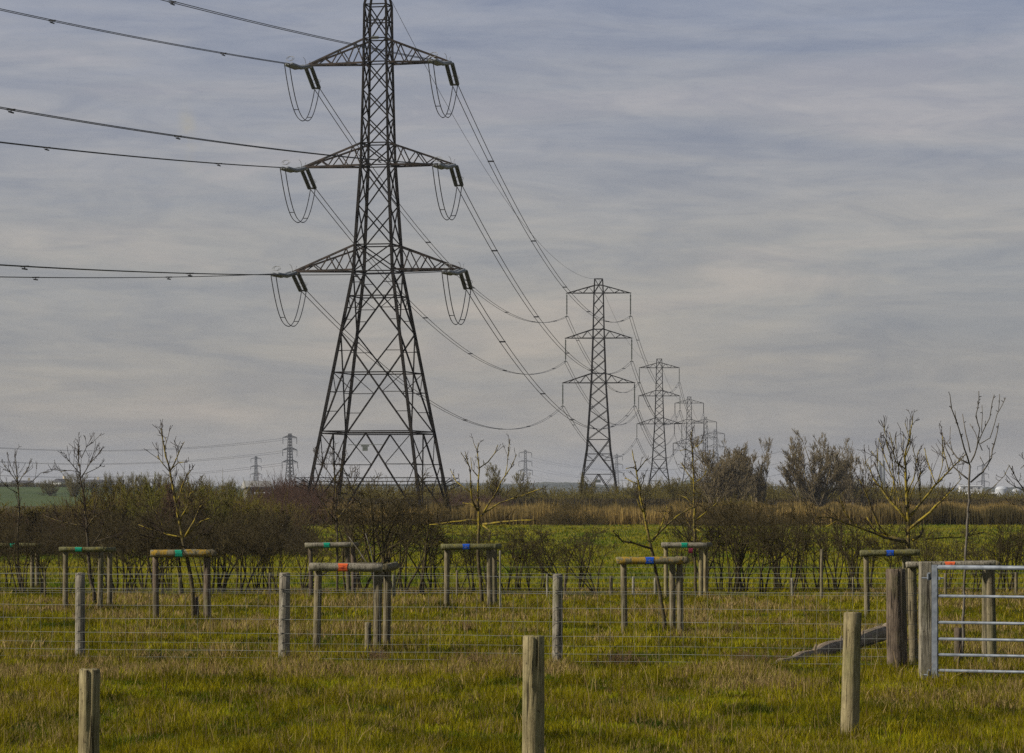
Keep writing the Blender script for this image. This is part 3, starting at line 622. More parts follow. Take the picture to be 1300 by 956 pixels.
def guard(label, pl, pr, prear, rear_dd, d, barl, barr, ybar, rb, tagm, tagpx, railm='rail', postm='post', rp=.045, back=.02, group=None):
    X = gx((pl + pr) / 2, d); e = empty('tree_guard', (X, d, 0), label, 'tree guard', group)
    zb = ztop(ybar, d); R = Vector((X, d, 0))
    fl = Vector((gx(pl, d), d, 0)) - R; fr = Vector((gx(pr, d), d, 0)) - R; rr = Vector((gx(prear, d + rear_dd), d + rear_dd, 0)) - R
    for p in (fl, fr, rr): BASES.append(((R + p).x, (R + p).y, rp)); post_mesh(MB(), p.x, p.y, -.1, zb - .012, rp).build('post', M[postm], e, True)
    front = rp + rb * .6
    a = Vector((gx(barl, d) - X, -front, zb)); b = Vector((gx(barr, d) - X, -front, zb + random.uniform(-.006, .006)))
    rail_mesh(a, b, rb).build('crossbar', M[railm], e, True)
    t = (rr - fr).normalized(); nrm = Vector((t.y, -t.x, 0)); o = nrm * front + Vector((0, 0, zb - .004))
    rail_mesh(fr + t * .02 + o, rr + t * back + o, rb * .95).build('crossbar', M['rail_green' if railm == 'rail_green' else 'post'], e, True)
    t = (fl - rr).normalized(); nrm = Vector((t.y, -t.x, 0)); o = nrm * front + Vector((0, 0, zb - .012))
    rail_mesh(rr + t * .04 + o, fl - t * .04 + o, rb * .95).build('crossbar', M['post'], e, True)
    for tm, tp, dz in ([(tagm, tagpx, 0)] if tagm else []) + ([('red', tagpx + 8, -.105)] if tagm == 'green' and pl > 800 else []):
        w = .062 if tm != 'red' else .045; tx = gx(tp, d) - X; mb = MB(); y0 = -front - rb - .004; c = zb + dz; k = rb * .9
        # folded plastic tag: nailed strip with notched corners, bent round the rail
        prof_ = [(-k, .020), (-k * .72, .004), (0, -.003), (k * .72, .004), (k, .020)]
        vs = []
        for (zz, yy) in prof_:
            ww = w * (1 if abs(zz) > k * .5 else .84)
            vs += [(tx - ww, y0 + yy, c + zz), (tx + ww, y0 + yy, c + zz)]
        nb = len(vs); vs += [(x, y + .004, z) for x, y, z in vs]
        fs = [(2 * i, 2 * i + 1, 2 * i + 3, 2 * i + 2) for i in range(4)] + [(nb + 2 * i, nb + 2 * i + 2, nb + 2 * i + 3, nb + 2 * i + 1) for i in range(4)]
        fs += [(2 * i, 2 * i + 2, nb + 2 * i + 2, nb + 2 * i) for i in range(4)] + [(2 * i + 1, nb + 2 * i + 1, nb + 2 * i + 3, 2 * i + 3) for i in range(4)]
        mb.add(vs, fs)
        o = mb.build('tag', M[tm], e); tag(o, {'orange': 'orange', 'green': 'green', 'blue': 'blue', 'red': 'dull red'}[tm] + ' plastic tag nailed on rail')
        if tm in ('orange', 'blue'):
            mk = MB()
            for q in range(3): mk.box((tx + random.uniform(-.01, .01), y0 - .0045, c + (q - 1) * .017), (.05 - .012 * q, .002, .005))
            mk.build('marking', M['wire' if tm == 'blue' else 'red'], o)
    e.rotation_euler = (random.gauss(0, .008), random.gauss(0, .012), 0); return e
guard('wooden tree guard with green tag, half behind the left photo edge', -2, 41, 47, .8, 77, -10, 50, 692, .048, 'green', 16, 'rail_green', 'post')
guard('mossy green-railed tree guard with green tag, second from the left', 83, 127, 139, .85, 64.5, 76, 131, 697.5, .045, 'green', 100, 'rail_green', 'post', .047)
guard('tree guard with orange-lichened rail and green tag', 198.5, 264, 262, .9, 58, 193, 268, 702.5, .062, 'green', 228, 'rail_lichen', 'post_brown', .05)
guard('small tree guard with green tag standing behind the orange-tagged guard', 395, 443, 449, .8, 72.5, 389, 446, 692, .055, 'green', 416, 'rail', 'post_brown', .045)
guard('nearest pale-railed tree guard with bright orange tag', 402, 478.5, 491, .85, 47.3, 392, 483, 720, .057, 'orange', 434, 'rail', 'post', .051, back=.1)
guard('dark mossy tree guard with blue tag, below the candelabra-shaped tree', 567, 622, 628, .8, 65, 561, 626, 694, .055, 'blue', 592, 'rail_green', 'post', .05)
guard('tree guard with yellow-spotted rail and blue tag round the leaning tree', 793, 864, 854, .75, 54, 784, 867, 711.5, .058, 'blue', 825, 'rail_lichen', 'post', .048)
guard('small tree guard with green and red tags behind the leaning tree', 846, 890, 896, .8, 71, 840, 896, 692, .055, 'green', 868, 'rail', 'post_yellow', .045)
guard('tree guard with round blue tag left of the thick strainer post', 1101, 1152, 1150, .8, 60, 1093, 1167, 702, .054, 'blue', 1130, 'rail_green', 'post', .048)
guard('tree guard with orange tag seen through the steel gate', 1160, 1260, 1252, .8, 44, 1152, 1263, 716.5, .04, 'orange', 1206, 'rail', 'post', .055)

def post_thing(name, label, px, d, y, r, mat, cat='post', k=18, group=None):
    x = gx(px, d); BASES.append((x, d, r)); e = post_mesh(MB(), 0, 0, -.2, ztop(y, d), r, 30, split=random.sample(range(12, 30), 4)).build(name, M[mat], None, True)
    e.location = (x, d, 0); e.rotation_euler = (0, random.gauss(0, .012), 0); return tag(e, label, cat, group)
post_thing('wooden_post', 'short pale wooden post top poking up at lower left', 112, 21.4, 849, .062, 'post_yellow')
post_thing('wooden_post', 'stout cracked pale wooden post in lower centre foreground', 677, 26.1, 807, .08, 'post_yellow')
post_thing('wooden_post', 'smooth yellowish wooden post standing before the lying log', 1078.5, 31.3, 777, .078, 'post_yellow')
post_thing('strainer_post', 'thick dark brown strainer post where the wire fence ends', 1139.5, 43.2, 722, .117, 'post_brown', 'strainer post', 20)
mb = MB()
gp = Vector((gx(1175, 41), 41, 0)); zt = ztop(713, 41)
n = 6
for _ in (0,):
    vs = []; fs = []
    for i in range(n + 2):
        t = min(i / n, 1); w = .071 * (1 - .015 * t) + random.gauss(0, .0012); z = -.2 + (zt + .2) * t
        if i == n: z = zt - .01
        if i == n + 1: w -= .008; z = zt
        ch = .012
        ring = [(-w + ch, -w), (w - ch, -w), (w, -w + ch), (w, w - ch), (w - ch, w), (-w + ch, w), (-w, w - ch), (-w, -w + ch)]
        vs += [(a, b * 1.15, z) for a, b in ring]
    fs = [(i * 8 + q, i * 8 + (q + 1) % 8, (i + 1) * 8 + (q + 1) % 8, (i + 1) * 8 + q) for i in range(n + 1) for q in range(8)] + [tuple((n + 1) * 8 + q for q in range(8))]
    mb.add(vs, fs)
o = mb.build('gate_post', M['rail']); o.location = gp; tag(o, 'pale square gate post beside the steel gate', 'gate post')
# short stakes inside guards
def stake(label, px, d, y, r, tilt=0, mat='post'):
    o = post_mesh(MB(), 0, 0, -.1, ztop(y, d), r, 10).build('stake', M[mat], None, True); o.location = (gx(px, d), d, 0); o.rotation_euler = (0, tilt, 0); return tag(o, label, 'stake')
stake('short cut-off stake inside the orange-tagged guard', 467, 47.9, 790, .042)
stake('short dark leaning stake inside the orange-lichened guard', 249, 58.6, 758, .06, -.05, 'post_brown')
stake('short cut-off stake seen through the steel gate', 1216, 44.5, 797, .05, 0, 'post_brown')
stake('thin pale stake right of the dark mossy guard', 635, 64, 699, .017, 0, 'rail')
stake('tall thin stake among the hedging shrubs right of centre', 1043, 70, 697, .03, 0, 'post')

# log
a = at(985, 852, 44); b = at(1129, 812, 50.5); a.z = .02; b.z = .2
mid = []
lg = MB(); P = []; R = []
for i in range(22):
    t = i / 21; p = a.lerp(b, t); p.z += random.gauss(0, .004); p.x += random.gauss(0, .01); P.append(p - a); R.append((.06 + .04 * min(1, t * 2.2)) * random.uniform(.78, 1.2))
lg.tube(P, R, 12)
for i in (6, 11, 15): lg.tube([P[i], P[i] + Vector((random.uniform(-.05, .05), -.05, .14))], [.025, .012], 6)
o = lg.build('log', M['log'], None, False); o.location = a; tag(o, 'long weathered fallen log lying in the grass before the strainer post', 'log')

# ------------------------------------------------------------------ wire fences
def fdep(px): return 45.8 - 2.5 * px / 1175
fz = [1.105, .925, .897, .72, .555, .379, .26, .164, .075]
fe = empty('stock_fence', (gx(360, 45), 45, 0), 'wire stock fence on pale round posts crossing the near pasture', 'fence')
O = Vector(fe.location)
for px, r, m, yt in ((-170, .066, 'post_pale', 728), (102, .062, 'post_pale', 727), (360.5, .071, 'post_pale', 727), (707.5, .062, 'post_pale', 729)):
    d = fdep(px); BASES.append((gx(px, d), d, r)); post_mesh(MB(), gx(px, d) - O.x, d - O.y, -.15, ztop(yt, d), r, 14).build('post', M[m], fe, True)
    for z in fz[:8]:
        MB().box((gx(px, d) - O.x + random.uniform(-.01, .01), d - O.y - r - .001, z + .004), (r * random.uniform(.6, .9), .010, .006)).build('staple', M['steel'], fe)
def wire_run(z, px0, px1, stepx, r, sag=.006, k=4):
    P = []
    for px in np.arange(px0, px1 + .1, stepx):
        d = fdep(px) - .075; P.append((gx(px, d) - O.x, d - O.y, z - sag * abs(math.sin(px * .011)) + random.gauss(0, .0012)))
    return MB().tube(P, r, k, False)
for i, z in enumerate(fz):
    wire_run(z, -190, 1178, 36, random.choice((.0016, .0019, .0022)) if i else .0022).build('line_wire', M['wire'], fe)
net = MB(); px = -180
while px < 1130:
    d = fdep(px) - .077; x = gx(px, d) - O.x; y = d - O.y; P = []
    for z in fz[1:]: P.append((x + random.gauss(0, .004), y, z))
    net.tube(P, .0011, 3, False); px += 15.4
net.build('wire_netting', M['wire'], fe)
# second fence, farther back
f2 = empty('stock_fence', (0, 73, 0), 'second wire stock fence on small stakes along the hedging shrubs', 'fence')
for px, yt in ((-20, 722), (57, 724), (229, 728), (343, 726), (500, 728), (580, 722), (695, 722), (717, 726), (776, 726), (804, 728), (832, 728), (1006, 728), (1083, 728), (1200, 726), (1290, 724)):
    d = 73 + random.uniform(-.4, .4); post_mesh(MB(), gx(px, d), d - 73, -.1, ztop(yt, d) * random.uniform(.8, .97), random.choice((.022, .028, .034)), 8).build('post', M[random.choice(('post_brown', 'post', 'post_pale'))], f2, True)
for z in (.62, .5, .4, .3, .2, .1):
    MB().tube([(x, random.gauss(0, .02), z + random.gauss(0, .004)) for x in np.arange(-11.5, 11.6, 1.0)], .0035, 3, False).build('line_wire', M['wire'], f2)

# ------------------------------------------------------------------ steel field gate
ang = math.atan2(-.37, .93)
ge = empty('field_gate', (gx(1187, 40.3), 40.3, 0), 'galvanised steel tubular field gate hung on the square gate post', 'gate', rz=ang)
zg0, zg1 = ztop(861, 40.3), ztop(717, 40.3)
MB().box((0, 0, (zg0 + zg1) / 2), (.062, .05, zg1 - zg0)).build('hinge_stile', M['galv'], ge)
MB().box((3.05, 0, (zg0 + zg1) / 2), (.06, .05, zg1 - zg0)).build('slam_stile', M['galv'], ge)
for i, y in enumerate((720, 756.5, 790, 811, 831, 851)):
    z = ztop(y, 40.3); MB().tube([(.032, 0, z), (1.5, 0, z - .003), (3.02, 0, z)], .0255 if i == 0 else .0165, 12).build('rail', M['galv'], ge, True)
for y in (734, 857):
    z = ztop(y, 40.3); h = MB(); h.tube([(-.15, 0, z), (.10, 0, z)], .009, 8); h.box((-.065, 0, z + .02), (.028, .04, .085)); h.tube([(-.07, -.03, z - .01), (-.07, -.03, z + .05)], .014, 8)
    h.box((.06, -.03, z), (.02, .018, .03)); h.build('hinge', M['galv'], ge)

rough_grass()

# ------------------------------------------------------------------ pylons
def hwf(tab): return lambda z: float(np.interp(z, [t[0] for t in tab], [t[1] for t in tab]))
def body_pt(hw, z, i):
    s = [(-1, -1), (1, -1), (1, 1), (-1, 1)][i % 4]; w = hw(z); return Vector((s[0] * w, s[1] * w, z))
def lattice(e, hw, zs_leg, panels, horiz, wl, wb, steel, sub=True, feet=6.1):
    for i in range(4):
        mb = MB()
        for a, b in zip(zs_leg[:-1], zs_leg[1:]):
            mb.bar(body_pt(hw, a, i), body_pt(hw, b, i), wl * (1 if a < 24 else .75))
        mb.build('leg', steel, e)
    mb = MB()
    for i in range(4):
        for a, b, k in panels:
            A0, A1, B0, B1 = body_pt(hw, a, i), body_pt(hw, a, i + 1), body_pt(hw, b, i), body_pt(hw, b, i + 1)
            if k == 'X':
                mb.bar(A0, B1, wb); mb.bar(A1, B0, wb)
            elif k == 'A':
                m = (B0 + B1) / 2
                mb.bar(A0, m, wb * 1.25); mb.bar(A1, m, wb * 1.25)
                if sub:
                    for L0, T0 in ((A0, B0), (A1, B1)):
                        for u in (.33, .66):
                            p = L0.lerp(T0, u); q = L0.lerp(m, u); mb.bar(p, q, wb * .7)
                            q2 = L0.lerp(m, u * .5 if u < .5 else .33 + .0); mb.bar(p, q2, wb * .6)
                        mb.bar(L0.lerp(T0, 1), L0.lerp(m, .66), wb * .7)
            elif k == 'Z':      # large X with redundants
                mb.bar(A0, B1, wb * 1.2); mb.bar(A1, B0, wb * 1.2)
                c = (A0 + B1) / 2
                w0, w1 = hw(a), hw(b); tc = w0 / (w0 + w1); zc = a + (b - a) * tc
                C = A0.lerp(B1, tc)
                if sub:
                    for (L0, T0) in ((A0, B0), (A1, B1)):
                        M1 = L0.lerp(T0, tc)
                        for u in (.36, .68):
                            p = L0.lerp(M1, u); q = L0.lerp(C, u); mb.bar(p, q, wb * .6)
                        mb.bar(M1, L0.lerp(C, .68), wb * .6); mb.bar(L0.lerp(M1, .36), L0.lerp(C, .68), wb * .6) if False else None
                        p = T0.lerp(M1, .45); q = T0.lerp(C, .45); mb.bar(p, q, wb * .6)
                    mb.bar(A0.lerp(B0, tc), A1.lerp(B1, tc), wb)
        for z in horiz: mb.bar(body_pt(hw, z, i), body_pt(hw, z, i + 1), wb)
    mb.build('lattice_body', steel, e)
def arm(e, hw, side, L, zb, root, wb, steel, n=6):
    mb = MB(); w0, w1 = hw(zb), hw(zb + root); tip = Vector((side * L, 0, zb))
    bo = [Vector((side * w0, s * w0, zb)) for s in (-1, 1)]; to = [Vector((side * w1, s * w1, zb + root)) for s in (-1, 1)]
    tipw = [tip + Vector((0, s * .12, 0)) for s in (-1, 1)]
    for k in (0, 1):
        mb.bar(bo[k], tipw[k], wb * 1.15); mb.bar(to[k], tipw[k], wb * 1.1)
        for j in range(n - 1):
            u0, u1 = j / n, (j + 1) / n
            B = lambda u: bo[k].lerp(tipw[k], u); T = lambda u: to[k].lerp(tipw[k], u)
            if j % 2 == 0: mb.bar(B(u0), T(u1), wb * .62)
            else: mb.bar(T(u0), B(u1), wb * .62)
    for j in range(n - 1):
        u0, u1 = j / n, (j + 1) / n; k = j % 2
        mb.bar(bo[k].lerp(tipw[k], u0), bo[1 - k].lerp(tipw[1 - k], u1), wb * .6)
    mb.box(tip, (.3, .34, .08))
    return mb.build('crossarm', steel, e)
def ridged(mb, p, q, r, n, k=8):
    p = Vector(p); q = Vector(q); P = []; R = []
    for i in range(n):
        for f, rr in ((0, .45), (.35, 1), (.6, 1), (.95, .45)):
            P.append(p.lerp(q, (i + f) / n)); R.append(r * rr)
    return mb.tube(P, R, k)
def cable(mb, P, r, k=3): mb.tube(P, r, k, False)

# tension pylon, nearest
TH = math.radians(-13); D1 = 246.0
P1 = Vector((gx(480, D1), D1, 0))
hw1 = hwf([(0, 4.15), (17.1, 1.36), (18.9, 1.27), (24.3, .96), (30.2, .82), (35.2, .76), (37.3, .28)])
e1 = empty('electricity_pylon', P1, 'nearest and tallest dark lattice pylon with six angled insulator pairs and looped jumpers', 'pylon', rz=TH)
lattice(e1, hw1, [0, 6.1, 12.9, 17.1, 18.9, 24.3, 27.8, 31.3, 35.2, 37.3],
        [(0, 6.1, 'A'), (6.1, 12.9, 'Z'), (12.9, 17.1, 'Z'), (17.1, 18.9, 'X'), (18.9, 21.6, 'X'), (21.6, 24.3, 'X'), (24.3, 25.8, 'X'), (25.8, 27.6, 'X'), (27.6, 29.4, 'X'), (29.4, 31.3, 'X'), (31.3, 32.9, 'X'), (32.9, 35.2, 'X')],
        [6.1, 6.25, 17.1, 18.9, 24.3, 25.8, 31.3, 32.9, 34.1, 35.2, 36.4], .185, .078, M['steel'])
def Rl(v, th): return Matrix.Rotation(th, 3, 'Z') @ Vector(v)
phi_in = math.radians(13); din_w = Vector((-math.sin(phi_in), -math.cos(phi_in), 0))
D2 = 575.0; P2 = Vector((gx(760, D2), D2, 0))
D3 = 920.0; P3 = Vector((gx(837, D3), D3, 0)); D4 = 1285.0; P4 = Vector((gx(875, D4), D4, 0)); D5 = 1630.0; P5 = Vector((gx(895.5, D5), D5, 0)); D6 = 1960.0; P6 = Vector((gx(908, D6), D6, 0))
dout_w = (P2 - P1).normalized()
arms1 = [(4.95, 31.25, 1.6), (5.25, 24.3, 1.5), (5.9, 17.2, 1.7)]
din = Rl(din_w, -TH); dout = Rl(dout_w, -TH)
att_in, att_out = {}, {}
for ti, (L, z, rt) in enumerate(arms1):
    for si, sd in enumerate((-1, 1)):
        arm(e1, hw1, sd, L, z, rt, .11, M['steel_rusty'], 7)
        tip = Vector((sd * L, 0, z))
        # strings: incoming (pale), outgoing (dark)
        for nm, dr, drop, mat, sep in (('in', din, .34, 'porcelain', .20), ('out', dout, .92, 'porcelain_dark', .20)):
            side = Vector((-dr.y, dr.x, 0)); A = tip + dr * .35 + Vector((0, 0, -.12)); B = tip + dr * 4.6 + Vector((0, 0, -.12 - drop))
            bow = Vector((0, 0, -.16 if nm == 'in' else 0)); Mi = (A + B) / 2 + bow
            for s in (-1, 1):
                mb = MB(); ridged(mb, A + side * s * sep, Mi + side * s * sep, .145, 9); ridged(mb, Mi + side * s * sep, B + side * s * sep, .145, 9)
                mb.build('insulator_string', M[mat], e1, True)
            hb = MB(); hb.bar(A - side * sep, A + side * sep, .09); hb.bar(B - side * sep, B + side * sep, .09); hb.bar(tip, A, .07)
            C = B + dr * .45
            hb.bar(B - side * sep, C, .05); hb.bar(B + side * sep, C, .05); hb.bar(C - side * .17, C + side * .17, .06)
            # arcing horns / rings
            for s in (-1, 1):
                ctr = B - dr * .35 + Vector((0, 0, .42)) + side * s * .05
                hb.tube([ctr + (dr * math.cos(q) * .3 + side * math.cos(q) * .32 + Vector((0, 0, 1)) * math.sin(q) * .15) for q in np.linspace(0, 2 * PI, 15)], .016, 4)
            hb.tube([A, A + dr * .4 + Vector((0, 0, .45)), A + dr * .9 + Vector((0, 0, .55))], .016, 4)
            hb.build('fittings', M['hardware'], e1)
            (att_in if nm == 'in' else att_out)[(ti, si)] = P1 + Rl(C, TH)
        # jumper loop: twin cables hanging between both string ends
        Ci = Rl(att_in[(ti, si)] - P1, -TH); Co = Rl(att_out[(ti, si)] - P1, -TH)
        mb = MB(); side = Vector((1, 0, 0)); dropj = 2.95
        for s in (-1, 1):
            P = []
            for u in np.linspace(0, 1, 24):
                sp = .17 * s; p = Ci.lerp(Co, u); p += side * sp; p.z -= dropj * (1 - abs(2 * u - 1) ** 2.3); P.append(p)
            cable(mb, P, .032, 4)
        for u in (.3, .74):
            p = Ci.lerp(Co, u); p.z -= dropj * (1 - abs(2 * u - 1) ** 2.3); mb.bar(p - side * .19, p + side * .19, .05)
        mb.build('jumper_cable', M['cable'], e1)
mb = MB(); mb.box((0, -hw1(5.1) - .02, 5.25), (.55, .03, .12)); mb.box((0, -hw1(5.1) - .02, 5.05), (.36, .03, .3)); mb.bar((-1.2, -hw1(5.1), 5.32), (1.2, -hw1(5.1), 5.32), .04); mb.build('number_plate', M['plate'], e1)
mb = MB(); mb.box((0, -hw1(33) - .02, 32.9), (.5, .03, .22)); mb.build('number_plate', M['plate'], e1)
gd = MB()                                             # anti climbing guard
for z in (2.5, 2.75, 3.0):
    w = hw1(z) + .85
    c = [Vector((a * w, b * w, z + .12)) for a, b in ((-1, -1), (1, -1), (1, 1), (-1, 1))]
    for i in range(4): gd.bar(c[i], c[(i + 1) % 4], .03)
    for i in range(4):
        gd.bar(body_pt(hw1, z - .3, i), c[i], .05)
for i in range(4):
    a = body_pt(hw1, 2.6, i); b = body_pt(hw1, 2.6, i + 1)
    for t in (0.04, .96): 
        p = a.lerp(b, t); q = p + (p * .2).normalized() * .9; q.z = 3.1; gd.bar(p, q, .04)
gd.build('climbing_guard', M['steel'], e1)
ft = [MB().box((s[0] * 4.15, s[1] * 4.15, .12), (.8, .8, .5)).build('footing', M['plate'], e1) for s in ((-1, -1), (1, -1), (1, 1), (-1, 1))]

# suspension pylons
def suspension(P, label, k=1.0, detail=True, heading=0.0695, group=None, mat='steel', Hs=1.0, gap=0, insul=True):
    hw = hwf([(0, 3.25), (9, 1.85), (19.5, 1.15), (26.6, .9), (33.75, .74), (36, .62)])
    e = empty('electricity_pylon', P, label, 'pylon', group, rz=-math.atan(heading))
    lattice(e, hw, [0, 9, 19.5, 26.6, 33.75, 36], [(0, 5.0, 'A'), (5.0, 10.5, 'Z' if detail else 'X'), (10.5, 13, 'X'), (13, 15.2, 'X'), (15.2, 17.4, 'X'), (17.4, 19.5, 'X'), (19.5, 21.3, 'X'), (21.3, 23.1, 'X'), (23.1, 24.9, 'X'), (24.9, 26.6, 'X'), (26.6, 28.3, 'X'), (28.3, 30.1, 'X'), (30.1, 31.9, 'X'), (31.9, 33.75, 'X'), (33.75, 36, 'X')],
            [5.0, 10.5 - 0, 19.5, 21.0, 26.6, 28.0, 33.75, 35.0, 36], .17 * k, .085 * k, M[mat], detail)
    ends = {}
    for ti, (L, z, rt) in enumerate(((5.06, 33.75, 1.2), (5.25, 26.6, 1.4), (5.7, 19.5, 1.5))):
        for si, sd in enumerate((-1, 1)):
            arm(e, hw, sd, L, z, rt, .10 * k, M[mat], 5)
            top = Vector((sd * L, 0, z)); bot = top + Vector((0, 0, -3.7))
            mb = MB()
            if detail: ridged(mb, top + Vector((0, 0, -.25)), bot + Vector((0, 0, .35)), .13, 14, 6); mb.tube([top, top + Vector((0, 0, -.3))], .04, 4); mb.bar(bot + Vector((-.22, 0, 0)), bot + Vector((.22, 0, 0)), .12); mb.bar(bot, bot + Vector((0, 0, .4)), .1)
            else: mb.tube([top, bot], .10 * k, 4)
            mb.build('insulator_string', M['porcelain_dark' if detail else mat], e)
            ends[(ti, si)] = P + Rl(bot, -math.atan(heading))
    if detail:
        mb = MB(); mb.box((0, -hw(3.5) - .05, 3.9), (.9, .04, .45)); mb.build('number_plate', M['plate'], e)
        gd = MB()
        for z in (2.6, 2.9):
            w = hw(z) + .6; c = [Vector((a * w, b * w, z)) for a, b in ((-1, -1), (1, -1), (1, 1), (-1, 1))]
            for i in range(4): gd.bar(c[i], c[(i + 1) % 4], .04)
        gd.build('climbing_guard', M[mat], e)
    ends['top'] = P + Vector((0, 0, 36)); return e, ends
pyl = []
for P, lab, k, dt in ((P2, 'second pylon along the row, complete lattice mast with hanging insulators', 1.1, True), (P3, 'third pylon along the row, mid-sized and partly overlapped by a lichened tree', 1.25, True),
                  (P4, 'fourth pylon along the row, small and cut off below by bare willows', 1.3, False), (P5, 'fifth pylon along the row, only its faint top above the willows', 1.4, False), (P6, 'last faint tiny pylon of the row, above the rounded willow', 1.5, False)):
    pyl.append(suspension(P, lab, k, dt)[1])
# conductors ------------------------------------------------------
TN = ['top', 'middle', 'bottom']; SN = ['left', 'right']
def span(A, B, sag, r, sep, label, n=40, spacer=True, cat='power line', group=None, k=3):
    mb = MB(); dr = (B - A); dr.z = 0; dr.normalize(); side = Vector((dr.y, -dr.x, 0)); L = (B - A).length
    offs = (-sep, sep) if sep else (0,)
    f = lambda u: A.lerp(B, u) - Vector((0, 0, 4 * sag * u * (1 - u)))
    for s in offs: cable(mb, [f(u) + side * s - A for u in np.linspace(0, 1, n)], r, k)
    if spacer and sep:
        for u in np.linspace(.1, .9, 6):
            p = f(u) - A; mb.bar(p - side * (sep + .05), p + side * (sep + .05), .11); mb.bar(p - dr * .25 + side * sep, p + dr * .25 + side * sep, .07)
    o = mb.build('power_line', M['cable'], None); o.location = A; return tag(o, label, cat, group)
for ti in range(3):
    for si in range(2):
        A = att_in[(ti, si)]; mb = MB(); side = Vector((math.cos(phi_in), -math.sin(phi_in), 0))
        f = lambda t: din_w * t + Vector((0, 0, -.072 * t + .0002 * t * t))
        for s in (-1, 1): cable(mb, [f(t) + side * s * .16 for t in np.linspace(0, 230, 70)], .022, 4)
        for t in (14 if ti < 2 else 22, 45 + 9 * si, 78, 110, 150):
            p = f(t); mb.bar(p - side * .2, p + side * .2, .07); mb.bar(p + Vector((0, 0, -.12)) - din_w * .3, p + Vector((0, 0, -.12)) + din_w * .3, .06); mb.bar(p, p + Vector((0, 0, -.15)), .05)
        o = mb.build('power_line', M['cable']); o.location = A
        tag(o, f'twin cable running left from the {SN[si]} tip of nearest pylon\'s {TN[ti]} arm', 'power line', 'cables running left from the nearest pylon')
        span(att_out[(ti, si)], pyl[0][(ti, si)], 6.3, .030, .2, f'twin cable sagging from nearest pylon\'s {TN[ti]} {SN[si]} arm to the second pylon', 60, group='cables between nearest and second pylon')
ord_ = ['nearest', 'second', 'third', 'fourth', 'fifth', 'last']
for i in range(4):
    for ti in range(3):
        for si in range(2):
            span(pyl[i][(ti, si)], pyl[i + 1][(ti, si)], 6.5, (.04, .055, .07, .08)[i], .22 if i < 2 else 0, f'{TN[ti]} {SN[si]} cable sagging from the {ord_[i+1]} pylon to the {ord_[i+2]}', 28, i < 1, group='cables between the far pylons of the row')
    span(pyl[i]['top'], pyl[i + 1]['top'], 5, .02 + .012 * i, 0, f'thin earth wire between tops of the {ord_[i+1]} and {ord_[i+2]} pylons', 24, False, group='earth wires')
span(P1 + Vector((0, 0, 37.3)), pyl[0]['top'], 5.4, .018, 0, 'thin earth wire from the nearest pylon top down to the second pylon', 50, False, group='earth wires')
span(P1 + Vector((0, 0, 37.3)), P1 + Vector((0, 0, 37.3)) + din_w * 230 + Vector((0, 0, -6)), 3, .018, 0, 'thin earth wire running off above the photo from the nearest pylon top', 40, False, group='earth wires')

# faint cross-country lines beyond
PA = Vector((gx(368, 2090), 2090, 0)); PB = Vector((gx(325, 3300), 3300, -1)); PC = Vector((gx(667, 2900), 2900, 0)); PD = Vector((gx(783, 3200), 3200, 0))
eA, nA = suspension(PA, 'small distant pylon just left of the big pylon, against grey sky', 2.3, False, heading=-.9, mat='steel_far')
eB, nB = suspension(PB, 'tiny very faint pylon behind the grey-roofed barn', 2.2, False, heading=-.5, mat='steel_far')
eC, nC = suspension(PC, 'tiny faint pylon above the oval poplar between the first two pylons', 2.2, False, heading=.1, mat='steel_far')
eD, nD = suspension(PD, 'tiny faint pylon glimpsed between the second and third pylons', 2.2, False, heading=.1, mat='steel_far')
for P_, px_, d_, lab_ in ((None, 1118, 3300, 'tiny faint pylon on the skyline behind the yellow-limbed bushy tree'), (None, 1248, 3300, 'tiny faint pylon on the skyline above the low white sheds')):
    suspension(Vector((gx(px_, d_), d_, -8)), lab_, 2.2, False, heading=.3, mat='steel_far')
for ti in range(3):
    for si in range(2):
        A = nA[(ti, si)] + Vector((0, 0, 3.2)); B = Vector((gx(-260, 1750) , 1750 , A.z + 1.5 - .8 * si))
        span(A, B, 9.5, .075, 0, f'faint distant {TN[ti]} cable, {("farther","nearer")[si]} of its pair, running left from the small distant pylon', 40, False, group='faint cables of the distant left line')
        span(nC[(ti, si)], Vector((gx(1000, 2300), 2300, nC[(ti, si)].z - 1)), 12, .06, 0, f'very faint {TN[ti]} {SN[si]} cable running right from the tiny pylon above the poplar', 40, False, group='faint cables beyond the second pylon')

# ------------------------------------------------------------------ far buildings
def house(label, px, d, ybase, w, dp, hwall, hroof, wall, roof, rz=0, win=2, name='house', cat='house'):
    z = H + (HY - ybase) * d / F; e = empty(name, (gx(px, d), d, z), label, cat, rz=rz)
    MB().box((0, 0, hwall / 2 - .5), (w, dp, hwall + 1)).build('wall', M[wall], e)
    r = MB(); o = .3; a, b = w / 2 + o, dp / 2 + o; z0 = hwall - .05
    vs = [(-a, -b, z0), (a, -b, z0), (a, b, z0), (-a, b, z0), (-a, 0, z0 + hroof), (a, 0, z0 + hroof), (-a, -b, z0 + .2), (a, -b, z0 + .2), (a, b, z0 + .2), (-a, b, z0 + .2)]
    r.add(vs, [(0, 3, 2, 1), (0, 1, 7, 6), (2, 3, 9, 8), (6, 7, 5, 4), (8, 9, 4, 5), (0, 6, 4, 9, 3), (1, 2, 8, 5, 7)])
    ro = r.build('roof', M[roof], e)
    if name == 'house': MB().box((w * .3, 0, z0 + hroof + .2), (.7, .7, 1.4)).build('chimney', M['cream_wall'], ro)
    for i in range(win):
        x = (i + .5) / win * w - w / 2; MB().box((x, -dp / 2 - .03, hwall * .5), (w / win * .3, .1, hwall * .35)).build('window', M['glass'], e)
    return e
